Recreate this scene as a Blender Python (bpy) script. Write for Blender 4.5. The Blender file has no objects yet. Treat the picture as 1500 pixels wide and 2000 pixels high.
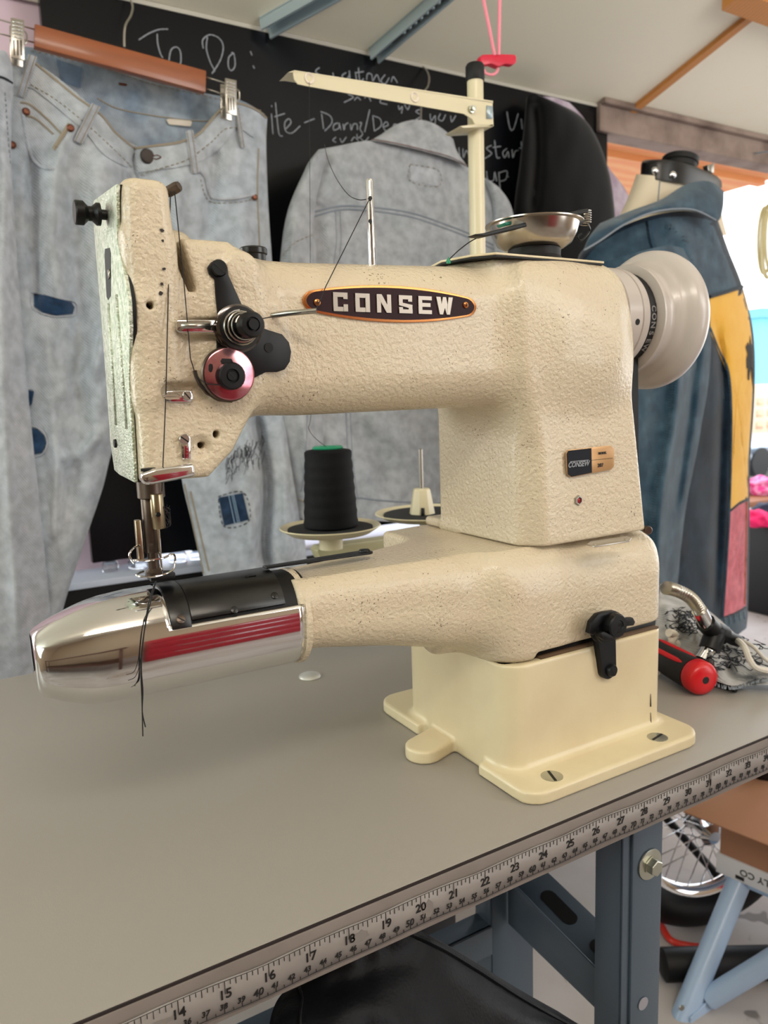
import bpy, bmesh, math, random
import numpy as np
from mathutils import Vector, Matrix, noise as mnoise
PI = math.pi
random.seed(7)
SC = bpy.context.scene
COL = SC.collection

# ------------------------------------------------------------ camera
CAM_YAW, CAM_PITCH, CAM_ROLL, CAM_F = 0.5231, 0.1503, -0.0347, 1459.714
CAM_LOC = Vector((0.0, -0.366, 0.2999))
_f = Vector((math.sin(CAM_YAW)*math.cos(CAM_PITCH), math.cos(CAM_YAW)*math.cos(CAM_PITCH), -math.sin(CAM_PITCH)))
_r0 = Vector((math.cos(CAM_YAW), -math.sin(CAM_YAW), 0)); _u0 = _r0.cross(_f)
_r = _r0*math.cos(CAM_ROLL)+_u0*math.sin(CAM_ROLL); _u = -_r0*math.sin(CAM_ROLL)+_u0*math.cos(CAM_ROLL)
cam_data = bpy.data.cameras.new('camera'); cam = bpy.data.objects.new('camera', cam_data); COL.objects.link(cam)
cam.matrix_world = Matrix(((_r.x, _u.x, -_f.x, CAM_LOC.x), (_r.y, _u.y, -_f.y, CAM_LOC.y), (_r.z, _u.z, -_f.z, CAM_LOC.z), (0, 0, 0, 1)))
cam_data.sensor_fit = 'VERTICAL'; cam_data.sensor_height = 36; cam_data.sensor_width = 27
cam_data.lens = CAM_F*36/2000
cam_data.clip_start = 0.02; cam_data.clip_end = 200
cam_data.dof.use_dof = True; cam_data.dof.focus_distance = 0.50; cam_data.dof.aperture_fstop = 12.0
SC.camera = cam

def at(px, py, y=None, z=None, x=None, plane=None):
    """world point seen at a picture position, on the plane of constant x, y or z"""
    d = _f + _r*((px-750)/CAM_F) - _u*((py-1000)/CAM_F)
    if y is not None: s = (y-CAM_LOC.y)/d.y
    elif z is not None: s = (z-CAM_LOC.z)/d.z
    elif x is not None: s = (x-CAM_LOC.x)/d.x
    else:
        n, k = plane; s = (k-CAM_LOC.dot(n))/d.dot(n)
    return CAM_LOC + d*s

# ------------------------------------------------------------ light
w = bpy.data.worlds.new('world'); SC.world = w; w.use_nodes = True
nt = w.node_tree; nt.nodes.clear()
wo = nt.nodes.new('ShaderNodeOutputWorld'); bg = nt.nodes.new('ShaderNodeBackground')
geo = nt.nodes.new('ShaderNodeTexCoord'); sep = nt.nodes.new('ShaderNodeSeparateXYZ'); mr = nt.nodes.new('ShaderNodeMapRange')
mix = nt.nodes.new('ShaderNodeMixRGB')
nt.links.new(geo.outputs['Generated'], sep.inputs[0]); nt.links.new(sep.outputs['Z'], mr.inputs['Value'])
mr.inputs['From Min'].default_value = -0.1; mr.inputs['From Max'].default_value = 0.5
mix.inputs[1].default_value = (1.0, 0.97, 0.92, 1); mix.inputs[2].default_value = (0.80, 0.90, 1.0, 1)
nt.links.new(mr.outputs[0], mix.inputs[0]); nt.links.new(mix.outputs[0], bg.inputs[0]); bg.inputs[1].default_value = 2.8
nt.links.new(bg.outputs[0], wo.inputs[0])

def area(name, loc, target, sx, sy, power, color):
    l = bpy.data.lights.new(name, 'AREA'); l.shape = 'RECTANGLE'; l.size = sx; l.size_y = sy; l.energy = power; l.color = color
    o = bpy.data.objects.new(name, l); COL.objects.link(o); o.location = loc
    o.rotation_euler = (Vector(target)-Vector(loc)).to_track_quat('-Z', 'Y').to_euler()
    return o
# daylight coming in through the window left of the bench, with a warm fill light added under the ceiling
area('window_daylight', (-2.42, -0.35, 0.95), (0.2, 0.1, 0.25), 1.5, 1.1, 34, (0.88, 1.0, 0.94))
area('back_window_daylight', (-0.80, 1.14, 0.45), (-0.3, 0.0, 0.35), 0.8, 0.8, 9, (0.90, 1.0, 0.92))
area('doorway_daylight', (2.2, -2.9, 0.55), (0.3, 0.2, 0.2), 1.6, 1.9, 34, (0.92, 0.97, 1.0))
area('ceiling_uplight_fill', (1.3, -1.1, 0.95), (1.3, 0.3, 1.6), 1.2, 0.6, 9, (1.0, 0.97, 0.90))  # added fill aimed upwards to brighten the ceiling, not a real lamp
area('warm_overhead_fill', (-0.3, -1.5, 1.62), (0.25, 0.3, 0.2), 1.3, 0.22, 14, (1.0, 0.90, 0.78))
SC.view_settings.view_transform = 'Standard'; SC.view_settings.look = 'None'
SC.view_settings.exposure = 0.34; SC.view_settings.gamma = 1.0; SC.view_settings.use_curve_mapping = False

# ------------------------------------------------------------ materials
def lin(c):
    return tuple(((v/12.92) if v <= 0.04045 else ((v+0.055)/1.055)**2.4) for v in [k/255 for k in c])+(1,)
_mats = {}
def mat(name, rgb, rough=0.5, metal=0.0, bump=None, var=None, specks=None, emit=None, coat=0, aniso=0, sheen=0, wave=None, spec=None):
    """rgb in 0-255 display values; bump=(scale,strength,detail); var=(scale,amount,second rgb); specks=(scale,threshold,rgb)"""
    if name in _mats: return _mats[name]
    m = bpy.data.materials.new(name); m.use_nodes = True; n = m.node_tree; N = n.nodes; L = n.links
    b = N['Principled BSDF']; b.inputs['Roughness'].default_value = rough; b.inputs['Metallic'].default_value = metal
    col = lin(rgb); b.inputs['Base Color'].default_value = col
    if spec is not None: b.inputs['Specular IOR Level'].default_value = spec
    if coat: b.inputs['Coat Weight'].default_value = coat; b.inputs['Coat Roughness'].default_value = 0.15
    if sheen: b.inputs['Sheen Weight'].default_value = sheen; b.inputs['Sheen Roughness'].default_value = 0.5
    tc = N.new('ShaderNodeTexCoord'); src = tc.outputs['Object']; cur = None
    if var:
        t = N.new('ShaderNodeTexNoise'); t.inputs['Scale'].default_value = var[0]; t.inputs['Detail'].default_value = 5; L.new(src, t.inputs['Vector'])
        cr = N.new('ShaderNodeMapRange'); cr.inputs['From Min'].default_value = 0.4; cr.inputs['From Max'].default_value = 0.68; cr.inputs['To Max'].default_value = var[1]; L.new(t.outputs['Fac'], cr.inputs['Value'])
        mx = N.new('ShaderNodeMixRGB'); mx.inputs[1].default_value = col; mx.inputs[2].default_value = lin(var[2]); L.new(cr.outputs[0], mx.inputs[0]); cur = mx.outputs[0]
    if wave:
        t = N.new('ShaderNodeTexWave'); t.inputs['Scale'].default_value = wave[0]; t.inputs['Distortion'].default_value = wave[3] if len(wave) > 3 else 2.0
        t.inputs['Detail'].default_value = 3; t.bands_direction = wave[4] if len(wave) > 4 else 'X'; L.new(src, t.inputs['Vector'])
        cr = N.new('ShaderNodeMath'); cr.operation = 'MULTIPLY'; cr.inputs[1].default_value = wave[1]; L.new(t.outputs['Fac'], cr.inputs[0])
        mx = N.new('ShaderNodeMixRGB'); mx.inputs[2].default_value = lin(wave[2]); L.new(cr.outputs[0], mx.inputs[0])
        if cur: L.new(cur, mx.inputs[1])
        else: mx.inputs[1].default_value = col
        cur = mx.outputs[0]
    if specks:
        t = N.new('ShaderNodeTexNoise'); t.inputs['Scale'].default_value = specks[0]; t.inputs['Detail'].default_value = 2; L.new(src, t.inputs['Vector'])
        t2 = N.new('ShaderNodeTexNoise'); t2.inputs['Scale'].default_value = specks[0]*0.06; t2.inputs['Detail'].default_value = 2; L.new(src, t2.inputs['Vector'])
        a = N.new('ShaderNodeMath'); a.operation = 'ADD'; L.new(t.outputs['Fac'], a.inputs[0]); 
        a2 = N.new('ShaderNodeMath'); a2.operation = 'MULTIPLY'; a2.inputs[1].default_value = 0.5; L.new(t2.outputs['Fac'], a2.inputs[0]); L.new(a2.outputs[0], a.inputs[1])
        cr = N.new('ShaderNodeMapRange'); cr.inputs['From Min'].default_value = specks[1]; cr.inputs['From Max'].default_value = specks[1]+0.03; cr.inputs['To Max'].default_value = 0.75; L.new(a.outputs[0], cr.inputs['Value'])
        mx = N.new('ShaderNodeMixRGB'); mx.inputs[2].default_value = lin(specks[2]); L.new(cr.outputs[0], mx.inputs[0])
        if cur: L.new(cur, mx.inputs[1])
        else: mx.inputs[1].default_value = col
        cur = mx.outputs[0]
    if cur: L.new(cur, b.inputs['Base Color'])
    if bump:
        t = N.new('ShaderNodeTexNoise'); t.inputs['Scale'].default_value = bump[0]; t.inputs['Detail'].default_value = bump[2] if len(bump) > 2 else 2; L.new(src, t.inputs['Vector'])
        bp = N.new('ShaderNodeBump'); bp.inputs['Strength'].default_value = bump[1]; bp.inputs['Distance'].default_value = bump[3] if len(bump) > 3 else 0.001; L.new(t.outputs['Fac'], bp.inputs['Height'])
        L.new(bp.outputs[0], b.inputs['Normal'])
    if emit: b.inputs['Emission Color'].default_value = lin(rgb); b.inputs['Emission Strength'].default_value = emit
    _mats[name] = m; return m

def denim(name, rgb, rgb2, scale=9, twill=900, amt=0.8):
    """woven cotton: mottled wash plus a fine diagonal twill"""
    if name in _mats: return _mats[name]
    m = mat(name, rgb, rough=0.92, var=(scale, amt, rgb2), sheen=0.25, spec=0.15)
    n = m.node_tree; N = n.nodes; L = n.links; b = N['Principled BSDF']
    tc = N.new('ShaderNodeTexCoord'); mp = N.new('ShaderNodeMapping'); mp.inputs['Rotation'].default_value = (0, 0.6, 0); L.new(tc.outputs['Object'], mp.inputs[0])
    wv = N.new('ShaderNodeTexWave'); wv.inputs['Scale'].default_value = twill/9.0; wv.inputs['Distortion'].default_value = 1.5; wv.inputs['Detail'].default_value = 1; L.new(mp.outputs[0], wv.inputs['Vector'])
    tn = N.new('ShaderNodeTexNoise'); tn.inputs['Scale'].default_value = 55; tn.inputs['Detail'].default_value = 6; L.new(tc.outputs['Object'], tn.inputs['Vector'])
    ad = N.new('ShaderNodeMath'); ad.operation = 'ADD'; L.new(wv.outputs['Fac'], ad.inputs[0]); L.new(tn.outputs['Fac'], ad.inputs[1])
    bp = N.new('ShaderNodeBump'); bp.inputs['Strength'].default_value = 0.6; bp.inputs['Distance'].default_value = 0.001; L.new(ad.outputs[0], bp.inputs['Height']); L.new(bp.outputs[0], b.inputs['Normal'])
    src = b.inputs['Base Color'].links[0].from_socket
    mr = N.new('ShaderNodeMapRange'); mr.inputs['From Min'].default_value = 0.35; mr.inputs['From Max'].default_value = 0.65; mr.inputs['To Min'].default_value = 0.82; mr.inputs['To Max'].default_value = 1.12; L.new(tn.outputs['Fac'], mr.inputs['Value'])
    hv = N.new('ShaderNodeMixRGB'); hv.blend_type = 'MULTIPLY'; hv.inputs[0].default_value = 1.0; L.new(src, hv.inputs[1]); L.new(mr.outputs[0], hv.inputs[2]); L.new(hv.outputs[0], b.inputs['Base Color'])
    return m

# ------------------------------------------------------------ object helpers
def link(name, mesh, m=None, parent=None, smooth=True):
    if m is not None and not mesh.materials: mesh.materials.append(m)
    if smooth:
        mesh.polygons.foreach_set('use_smooth', [True]*len(mesh.polygons))
    o = bpy.data.objects.new(name, mesh); COL.objects.link(o)
    if parent is not None:
        o.parent = parent; o.matrix_parent_inverse = Matrix.Translation(-Vector(parent_origin(parent)))
        o.location = (0, 0, 0)
    return o
_orig = {}
def parent_origin(p):
    return Vector(_orig.get(p.name, (0, 0, 0)))
def thing(name, label, cat, loc=(0, 0, 0), group=None):
    o = bpy.data.objects.new(name, None); COL.objects.link(o); o.location = loc; o.empty_display_size = 0.03
    _orig[o.name] = tuple(loc)
    o['label'] = label; o['category'] = cat
    if group: o['group'] = group
    return o
def tag(o, label, cat, group=None, kind=None):
    o['label'] = label; o['category'] = cat
    if group: o['group'] = group
    if kind: o['kind'] = kind
    return o
def sub(o, label):
    o['label'] = label; return o
def struct(o):
    o['kind'] = 'structure'; return o

class MB:
    """collects shapes into one mesh, all in world coordinates"""
    def __init__(s): s.v = []; s.f = []
    def add(s, vs, fs):
        b = len(s.v); s.v += [tuple(v) for v in vs]; s.f += [tuple(i+b for i in f) for f in fs]; return s
    def box(s, lo, hi, M=None):
        x0, y0, z0 = lo; x1, y1, z1 = hi
        vs = [Vector(p) for p in ((x0,y0,z0),(x1,y0,z0),(x1,y1,z0),(x0,y1,z0),(x0,y0,z1),(x1,y0,z1),(x1,y1,z1),(x0,y1,z1))]
        if M: vs = [M @ v for v in vs]
        return s.add(vs, [(0,3,2,1),(4,5,6,7),(0,1,5,4),(1,2,6,5),(2,3,7,6),(3,0,4,7)])
    def tube(s, pts, r, n=8, caps=True, flat=None):
        pts = [Vector(p) for p in pts]; rs = r if isinstance(r, (list, tuple)) else [r]*len(pts)
        rings = []; prev = None
        for i, p in enumerate(pts):
            t = (pts[min(i+1, len(pts)-1)]-pts[max(i-1, 0)]).normalized()
            if prev is None:
                a = Vector((0, 0, 1)) if abs(t.z) < 0.9 else Vector((1, 0, 0)); nrm = (a - t*a.dot(t)).normalized()
            else:
                nrm = (prev - t*prev.dot(t)).normalized()
            prev = nrm; bn = t.cross(nrm)
            rings.append([p + (nrm*math.cos(2*PI*k/n)+bn*math.sin(2*PI*k/n))*rs[i] for k in range(n)])
        vs = [v for rg in rings for v in rg]; fs = []
        for i in range(len(rings)-1):
            for k in range(n):
                a = i*n+k; b = i*n+(k+1) % n; fs.append((a, b, b+n, a+n))
        if caps: fs.append(tuple(range(n-1, -1, -1))); fs.append(tuple(range((len(rings)-1)*n, len(rings)*n)))
        return s.add(vs, fs)
    def lathe(s, prof, c, axis, n=32, closed=False):
        """prof = [(r, t)] along axis from c"""
        ax = Vector(axis).normalized(); a = Vector((0, 0, 1)) if abs(ax.z) < 0.9 else Vector((1, 0, 0))
        e1 = (a-ax*a.dot(ax)).normalized(); e2 = ax.cross(e1); c = Vector(c); vs = []; fs = []
        for (r, t) in prof:
            for k in range(n): vs.append(c+ax*t+(e1*math.cos(2*PI*k/n)+e2*math.sin(2*PI*k/n))*max(r, 1e-5))
        m = len(prof)
        for i in range(m-1 if not closed else m):
            j = (i+1) % m
            for k in range(n):
                fs.append((i*n+k, i*n+(k+1) % n, j*n+(k+1) % n, j*n+k))
        if not closed:
            fs.append(tuple(range(n-1, -1, -1))); fs.append(tuple(range((m-1)*n, m*n)))
        return s.add(vs, fs)
    def prism(s, poly, vec, bev=0.0):
        """poly = 3-D points of a planar outline, pushed along vec"""
        p = [Vector(q) for q in poly]; v = Vector(vec); n = len(p)
        c = sum(p, Vector())/n
        if bev:
            k = [q+(c-q).normalized()*bev for q in p]; vl = v.length; u = v/vl
            rings = [p, [q+u*(vl-bev) for q in p], [q+v for q in k]]
        else: rings = [p, [q+v for q in p]]
        vs = [q for rg in rings for q in rg]; fs = [tuple(range(n))]
        for i in range(len(rings)-1):
            for a in range(n):
                b = (a+1) % n; fs.append((i*n+a, i*n+b, (i+1)*n+b, (i+1)*n+a))
        fs.append(tuple(range(len(rings)*n-1, (len(rings)-1)*n-1, -1)))
        return s.add(vs, fs)
    def grid(s, fn, nu, nv):
        vs = [fn(i/nu, j/nv) for j in range(nv+1) for i in range(nu+1)]
        fs = [(j*(nu+1)+i, j*(nu+1)+i+1, (j+1)*(nu+1)+i+1, (j+1)*(nu+1)+i) for j in range(nv) for i in range(nu)]
        return s.add(vs, fs)
    def build(s, name, m, parent=None, smooth=True, sharp=None, bevel=0.0, seg=2, solid=0.0):
        me = bpy.data.meshes.new(name); me.from_pydata([tuple(v) for v in s.v], [], s.f); me.validate()
        bm = bmesh.new(); bm.from_mesh(me); bmesh.ops.recalc_face_normals(bm, faces=bm.faces)
        if bevel:
            es = [e for e in bm.edges if len(e.link_faces) == 2 and e.calc_face_angle(0) > 0.6]
            try: bmesh.ops.bevel(bm, geom=es, offset=bevel, segments=seg, profile=0.5, affect='EDGES', clamp_overlap=True)
            except Exception: pass
        ang = 0.7 if sharp is None else sharp
        if smooth:
            for e in bm.edges:
                if len(e.link_faces) == 2 and e.calc_face_angle(0) > ang: e.smooth = False
        bm.to_mesh(me); bm.free()
        o = link(name, me, m, parent, smooth)
        if solid:
            md = o.modifiers.new('thickness', 'SOLIDIFY'); md.thickness = solid; md.offset = 0
        return o

def catmull(pts, n=8, closed=False):
    P = [Vector(p) for p in pts]; out = []
    m = len(P)
    rng = range(m if closed else m-1)
    for i in rng:
        if closed: a, b, c, d = P[(i-1) % m], P[i], P[(i+1) % m], P[(i+2) % m]
        else: a, b, c, d = P[max(i-1, 0)], P[i], P[i+1], P[min(i+2, m-1)]
        for k in range(n):
            t = k/n
            out.append(0.5*((2*b)+(c-a)*t+(2*a-5*b+4*c-d)*t*t+(3*b-a-3*c+d)*t**3))
    if not closed: out.append(P[-1])
    return out

def text_mesh(txt, size, origin, ex, ey, depth=0.0003, bold=0.0, mb=None, align='CENTER', shear=0, xs=1.0):
    """letters laid on the plane spanned by ex (reading direction) and ey (up)"""
    c = bpy.data.curves.new('txt', 'FONT'); c.body = txt; c.size = size; c.extrude = depth/2; c.offset = bold; c.align_x = align; c.align_y = 'CENTER'
    c.resolution_u = 3; c.shear = shear
    o = bpy.data.objects.new('txt', c); COL.objects.link(o)
    bpy.context.view_layer.update()
    dg = bpy.context.evaluated_depsgraph_get(); me = bpy.data.meshes.new_from_object(o.evaluated_get(dg))
    ex = Vector(ex).normalized(); ey = Vector(ey).normalized(); ez = ex.cross(ey); org = Vector(origin)
    vs = [org+ex*v.co.x*xs+ey*v.co.y+ez*v.co.z for v in me.vertices]; fs = [tuple(p.vertices) for p in me.polygons]
    COL.objects.unlink(o); bpy.data.objects.remove(o); bpy.data.curves.remove(c); bpy.data.meshes.remove(me)
    mb = mb or MB(); mb.add(vs, fs); return mb

# ---- solid shapes by distance field, meshed by surface nets
def smin(a, b, k):
    h = np.clip(0.5+0.5*(b-a)/k, 0, 1); return b*(1-h)+a*h-k*h*(1-h)
def smax(a, b, k): return -smin(-a, -b, k)
def d_box(P, lo, hi, r=0.0):
    q = []
    for i in range(3):
        c = (lo[i]+hi[i])/2; h = (hi[i]-lo[i])/2-r; q.append(np.abs(P[i]-c)-h)
    o = np.sqrt(np.maximum(q[0], 0)**2+np.maximum(q[1], 0)**2+np.maximum(q[2], 0)**2)
    return o+np.minimum(np.maximum(q[0], np.maximum(q[1], q[2])), 0)-r
def d_poly(P, ia, ib, ic, poly, c0, c1, r=0.0):
    """polygon in the (ia, ib) plane pushed from c0 to c1 along ic, edges rounded r"""
    a, b = P[ia], P[ib]; d = np.full(np.broadcast(a, b).shape, 1e9, np.float32); s = np.ones_like(d); n = len(poly)
    for i in range(n):
        x0, y0 = poly[i]; x1, y1 = poly[i-1]; ex, ey = x1-x0, y1-y0
        wx, wy = a-x0, b-y0; t = np.clip((wx*ex+wy*ey)/(ex*ex+ey*ey), 0, 1)
        bx, by = wx-ex*t, wy-ey*t; d = np.minimum(d, bx*bx+by*by)
        c1_ = b >= y0; c2_ = b < y1; c3_ = ex*wy > ey*wx
        allc = c1_ & c2_ & c3_; nonec = (~c1_) & (~c2_) & (~c3_)
        s = np.where(allc | nonec, -s, s)
    d = np.sqrt(d)*s+r
    z = np.abs(P[ic]-(c0+c1)/2)-(c1-c0)/2+r
    return np.minimum(np.maximum(d, z), 0)+np.sqrt(np.maximum(d, 0)**2+np.maximum(z, 0)**2)-r
def d_loft(P, axis, st, r, p=2.0):
    """rounded-rectangle section swept along an axis; st rows: (t, cu, hu, cv, hv, corner)"""
    iu, iv = [i for i in range(3) if i != axis]; t = P[axis]; st = np.array(st, float)
    cu, hu, cv, hv, cr = [np.interp(t, st[:, 0], st[:, k]) for k in range(1, 6)]
    qu = np.abs(P[iu]-cu)-hu+cr; qv = np.abs(P[iv]-cv)-hv+cr
    d = np.sqrt(np.maximum(qu, 0)**2+np.maximum(qv, 0)**2)+np.minimum(np.maximum(qu, qv), 0)-cr
    a = (st[0, 0]+st[-1, 0])/2; z = np.abs(t-a)-(st[-1, 0]-st[0, 0])/2
    d = d+r; z = z+r
    return np.minimum(np.maximum(d, z), 0)+np.sqrt(np.maximum(d, 0)**2+np.maximum(z, 0)**2)-r
def d_cyl(P, axis, c, rad, t0, t1, r=0.0):
    iu, iv = [i for i in range(3) if i != axis]
    d = np.sqrt((P[iu]-c[0])**2+(P[iv]-c[1])**2)-rad+r; z = np.abs(P[axis]-(t0+t1)/2)-(t1-t0)/2+r
    return np.minimum(np.maximum(d, z), 0)+np.sqrt(np.maximum(d, 0)**2+np.maximum(z, 0)**2)-r
def d_capsule(P, a, b, ra, rb):
    a = np.array(a); b = np.array(b); ba = b-a; L2 = (ba**2).sum()
    t = np.clip(sum((P[i]-a[i])*ba[i] for i in range(3))/L2, 0, 1)
    return np.sqrt(sum((P[i]-a[i]-ba[i]*t)**2 for i in range(3)))-(ra+(rb-ra)*t)
def solid(name, fn, lo, hi, h, m, parent=None):
    ax = [np.arange(lo[i]-2*h, hi[i]+2.5*h, h, dtype=np.float32) for i in range(3)]
    P = np.meshgrid(*ax, indexing='ij', sparse=True)
    D = fn(P).astype(np.float32); D = np.broadcast_to(D, [len(a) for a in ax])
    S = D < 0; nx, ny, nz = D.shape
    cnt = np.zeros((nx-1, ny-1, nz-1), np.float32); acc = [np.zeros_like(cnt) for _ in range(3)]
    corners = [(i, j, k) for i in (0, 1) for j in (0, 1) for k in (0, 1)]
    def cs(A, c): return A[c[0]:c[0]+nx-1, c[1]:c[1]+ny-1, c[2]:c[2]+nz-1]
    for c1 in corners:
        for axi in range(3):
            if c1[axi] == 1: continue
            c2 = list(c1); c2[axi] = 1; c2 = tuple(c2)
            a = cs(D, c1); b = cs(D, c2); m_ = (cs(S, c1) != cs(S, c2))
            t = np.where(m_, a/np.where(np.abs(a-b) < 1e-12, 1, a-b), 0)
            cnt += m_
            for q in range(3): acc[q] += np.where(m_, (t if q == axi else c1[q]), 0)
    act = cnt > 0; idx = -np.ones(cnt.shape, np.int64); idx[act] = np.arange(act.sum())
    I = np.argwhere(act); n_ = cnt[act]
    V = np.stack([ax[q][0]+h*(I[:, q]+acc[q][act]/n_) for q in range(3)], 1)
    F = []
    for axi in range(3):
        u, v = (axi+1) % 3, (axi+2) % 3
        sl0 = [slice(None)]*3; sl1 = [slice(None)]*3; sl0[axi] = slice(0, -1); sl1[axi] = slice(1, None)
        E = np.argwhere(S[tuple(sl0)] != S[tuple(sl1)])
        E = E[(E[:, u] > 0) & (E[:, v] > 0) & (E[:, u] < D.shape[u]-1) & (E[:, v] < D.shape[v]-1)]
        if not len(E): continue
        def g(du, dv):
            T = E.copy(); T[:, u] += du; T[:, v] += dv; return idx[T[:, 0], T[:, 1], T[:, 2]]
        q = np.stack([g(-1, -1), g(0, -1), g(0, 0), g(-1, 0)], 1)
        ins = S[E[:, 0], E[:, 1], E[:, 2]]; q[~ins] = q[~ins][:, ::-1]; F.append(q)
    F = np.concatenate(F); F = F[(F >= 0).all(1)]
    me = bpy.data.meshes.new(name); me.from_pydata(V.tolist(), [], F.tolist()); me.update()
    return link(name, me, m, parent, True)
# ============================================================ THE PLACE
FLOOR = -0.75
M_floor = mat('concrete_floor', (182, 176, 174), rough=0.75, var=(2.2, 0.8, (146, 134, 126)), bump=(60, 0.3, 5), specks=(14, 0.92, (90, 84, 80)))
M_pink = mat('pale_pink_wall_paint', (214, 190, 204), rough=0.8, bump=(80, 0.1, 3))
M_tan = mat('tan_wall_paint', (196, 176, 152), rough=0.8, bump=(60, 0.15, 3))
M_ceil = mat('cream_panel_paint', (238, 232, 214), rough=0.6, var=(1.5, 0.35, (228, 226, 198)), bump=(30, 0.05, 2))
M_pine = mat('pine_strip', (196, 132, 66), rough=0.6, wave=(30, 0.4, (160, 96, 44)))
M_beam = mat('weathered_beam', (150, 132, 122), rough=0.85, var=(9, 0.9, (98, 80, 72)), bump=(40, 0.6, 6, 0.003))
M_soffit = mat('orange_plywood', (246, 158, 104), rough=0.7, wave=(5, 0.5, (255, 206, 140), 4.0, 'Y'))
M_board = mat('black_chalkboard_paint', (12, 13, 17), rough=0.25, var=(3, 0.5, (19, 21, 26)), spec=0.25)
M_chalk = mat('white_chalk', (150, 154, 162), rough=0.95, bump=(400, 0.6, 3))
M_trimlt = mat('grey_edge_trim', (190, 186, 176), rough=0.6)
M_galv = mat('galvanised_steel', (176, 192, 200), rough=0.35, metal=0.45, bump=(90, 0.05))
M_dark = mat('black_rubber', (8, 8, 10), rough=0.55, spec=0.35)

struct(MB().box((-2.6, -3.0, FLOOR-0.05), (9, 9, FLOOR)).build('floor', M_floor, smooth=False))
BY = 1.15                                                      # plane of the chalkboard and of the beam
# walls of the garage
struct(MB().box((-2.6, -3.0, FLOOR), (-2.5, BY+0.3, 2.3)).build('wall_left', M_tan, smooth=False))
struct(MB().box((-2.5, -3.1, FLOOR), (3.4, -3.0, 2.3)).build('wall_front', M_tan, smooth=False))
struct(MB().box((3.4, -3.1, FLOOR), (3.5, -0.7, 2.3)).build('wall_right', M_tan, smooth=False))
struct(MB().box((-2.5, BY+0.07, FLOOR), (0.31, BY+0.15, 1.06)).build('wall_back', M_pink, smooth=False))
for nm, (x0, x1, z0, z1), (xm, y0, y1) in (('window_1', (-1.22, -0.38, 0.03, 0.87), (None, BY+0.035, BY+0.07)),):
    wn = MB()
    for a, b, c, d in ((x0-.05, x0, z0-.05, z1+.05), (x1, x1+.05, z0-.05, z1+.05), (x0, x1, z0-.05, z0), (x0, x1, z1, z1+.05), ((x0+x1)/2-.012, (x0+x1)/2+.012, z0, z1)): wn.box((a, y0, c), (b, y1, d))
    struct(wn.build(nm, M_trimlt, smooth=False))
# tilted ceiling panels (an up-and-over door standing open), rising towards the camera
SL = 0.27
CN = Vector((0, SL, 1)).normalized(); CK = Vector((0, BY, 1.045)).dot(CN)
def ceil_z(y): return 1.045+SL*(BY-y)
def slab(name, x0, x1, y0, y1, m, th=0.03, dz=0.0):
    mb = MB(); zs = [ceil_z(y)+dz for y in (y0, y1)]
    vs = [(x0, y0, zs[0]), (x1, y0, zs[0]), (x1, y1, zs[1]), (x0, y1, zs[1])]
    mb.add(vs+[(a, b, c+th) for a, b, c in vs], [(0,3,2,1),(4,5,6,7),(0,1,5,4),(1,2,6,5),(2,3,7,6),(3,0,4,7)])
    return mb.build(name, m, smooth=False)
struct(slab('ceiling', -2.5, 4.6, -3.0, BY+0.06, M_ceil))
struct(slab('trim_1', 1.672, 1.694, 0.60, BY-0.01, M_pine, 0.012, -0.012))
struct(slab('trim_2', 0.36, 0.376, -1.0, BY-0.02, M_ceil, 0.006, -0.006))
struct(slab('trim_3', 1.56, 3.3, 0.735, 0.785, M_pine, 0.03, -0.03))
# weathered header beam over the opening
bm_ = MB().box((1.56, BY-0.012, 0.975), (4.6, BY+0.05, 1.050)); bm_.box((1.56, BY-0.03, 1.038), (4.6, BY-0.012, 1.052)); bm_.box((-2.5, BY+0.03, 1.044), (1.56, BY+0.10, 1.10))
struct(bm_.build('trim_4', M_beam, smooth=False, bevel=0.003))
# sunlit plywood eave outside, seen under the beam
struct(MB().box((1.0, BY+0.13, 1.05), (2.72, 5.5, 1.08)).build('trim_5', M_soffit, smooth=False))
for k, yr in enumerate((1.42, 1.95, 2.7, 3.6)):
    struct(MB().box((1.0, yr, 1.030), (2.70, yr+0.03, 1.050)).build('trim_%d' % (6+k), M_soffit, smooth=False))

# steel tracks hung under the ceiling
def track(pa, pb, wid, m, label, name, dark=False, drop=0.02):
    a = at(*pa, plane=(CN, CK-drop)); b = at(*pb, plane=(CN, CK-drop)); a = a+(a-b)*0.03
    d = (b-a).normalized(); b = a+d*((b-a).length*4.0); s = d.cross(CN).normalized()
    t = thing(name, label, 'track', tuple(a))
    mb = MB(); 
    for k0, k1, z0, z1 in ((-wid/2, wid/2, 0.016, 0.02), (-wid/2, -wid/2+0.004, -0.006, 0.018), (wid/2-0.004, wid/2, -0.006, 0.018)):
        M = Matrix((( s.x, d.x, CN.x, a.x), (s.y, d.y, CN.y, a.y), (s.z, d.z, CN.z, a.z), (0, 0, 0, 1)))
        mb.box((k0, 0, z0), (k1, (b-a).length, z1), M)
    mb.build('rail', m, t, smooth=False)
    if dark:
        mb = MB(); mb.box((-wid/2+0.006, 0.05, 0.006), (wid/2-0.006, (b-a).length, 0.010), M); mb.build('chain_guide', M_dark, t, smooth=False)
        mb = MB()
        for k in range(40): mb.lathe([(0.004, 0), (0.004, 0.004)], M @ Vector((0, 0.09+k*0.016, 0.004)), -CN, 8)
        o = mb.build('chain_links', M_galv, t)
    return t
track((522, 60), (642, -7), 0.034, M_galv, 'wide pale steel garage door track, left of the two on the ceiling', 'door_track')
track((735, 112), (868, -2), 0.026, M_galv, 'narrow steel opener rail with black chain slot under the ceiling', 'opener_rail', True)

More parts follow.
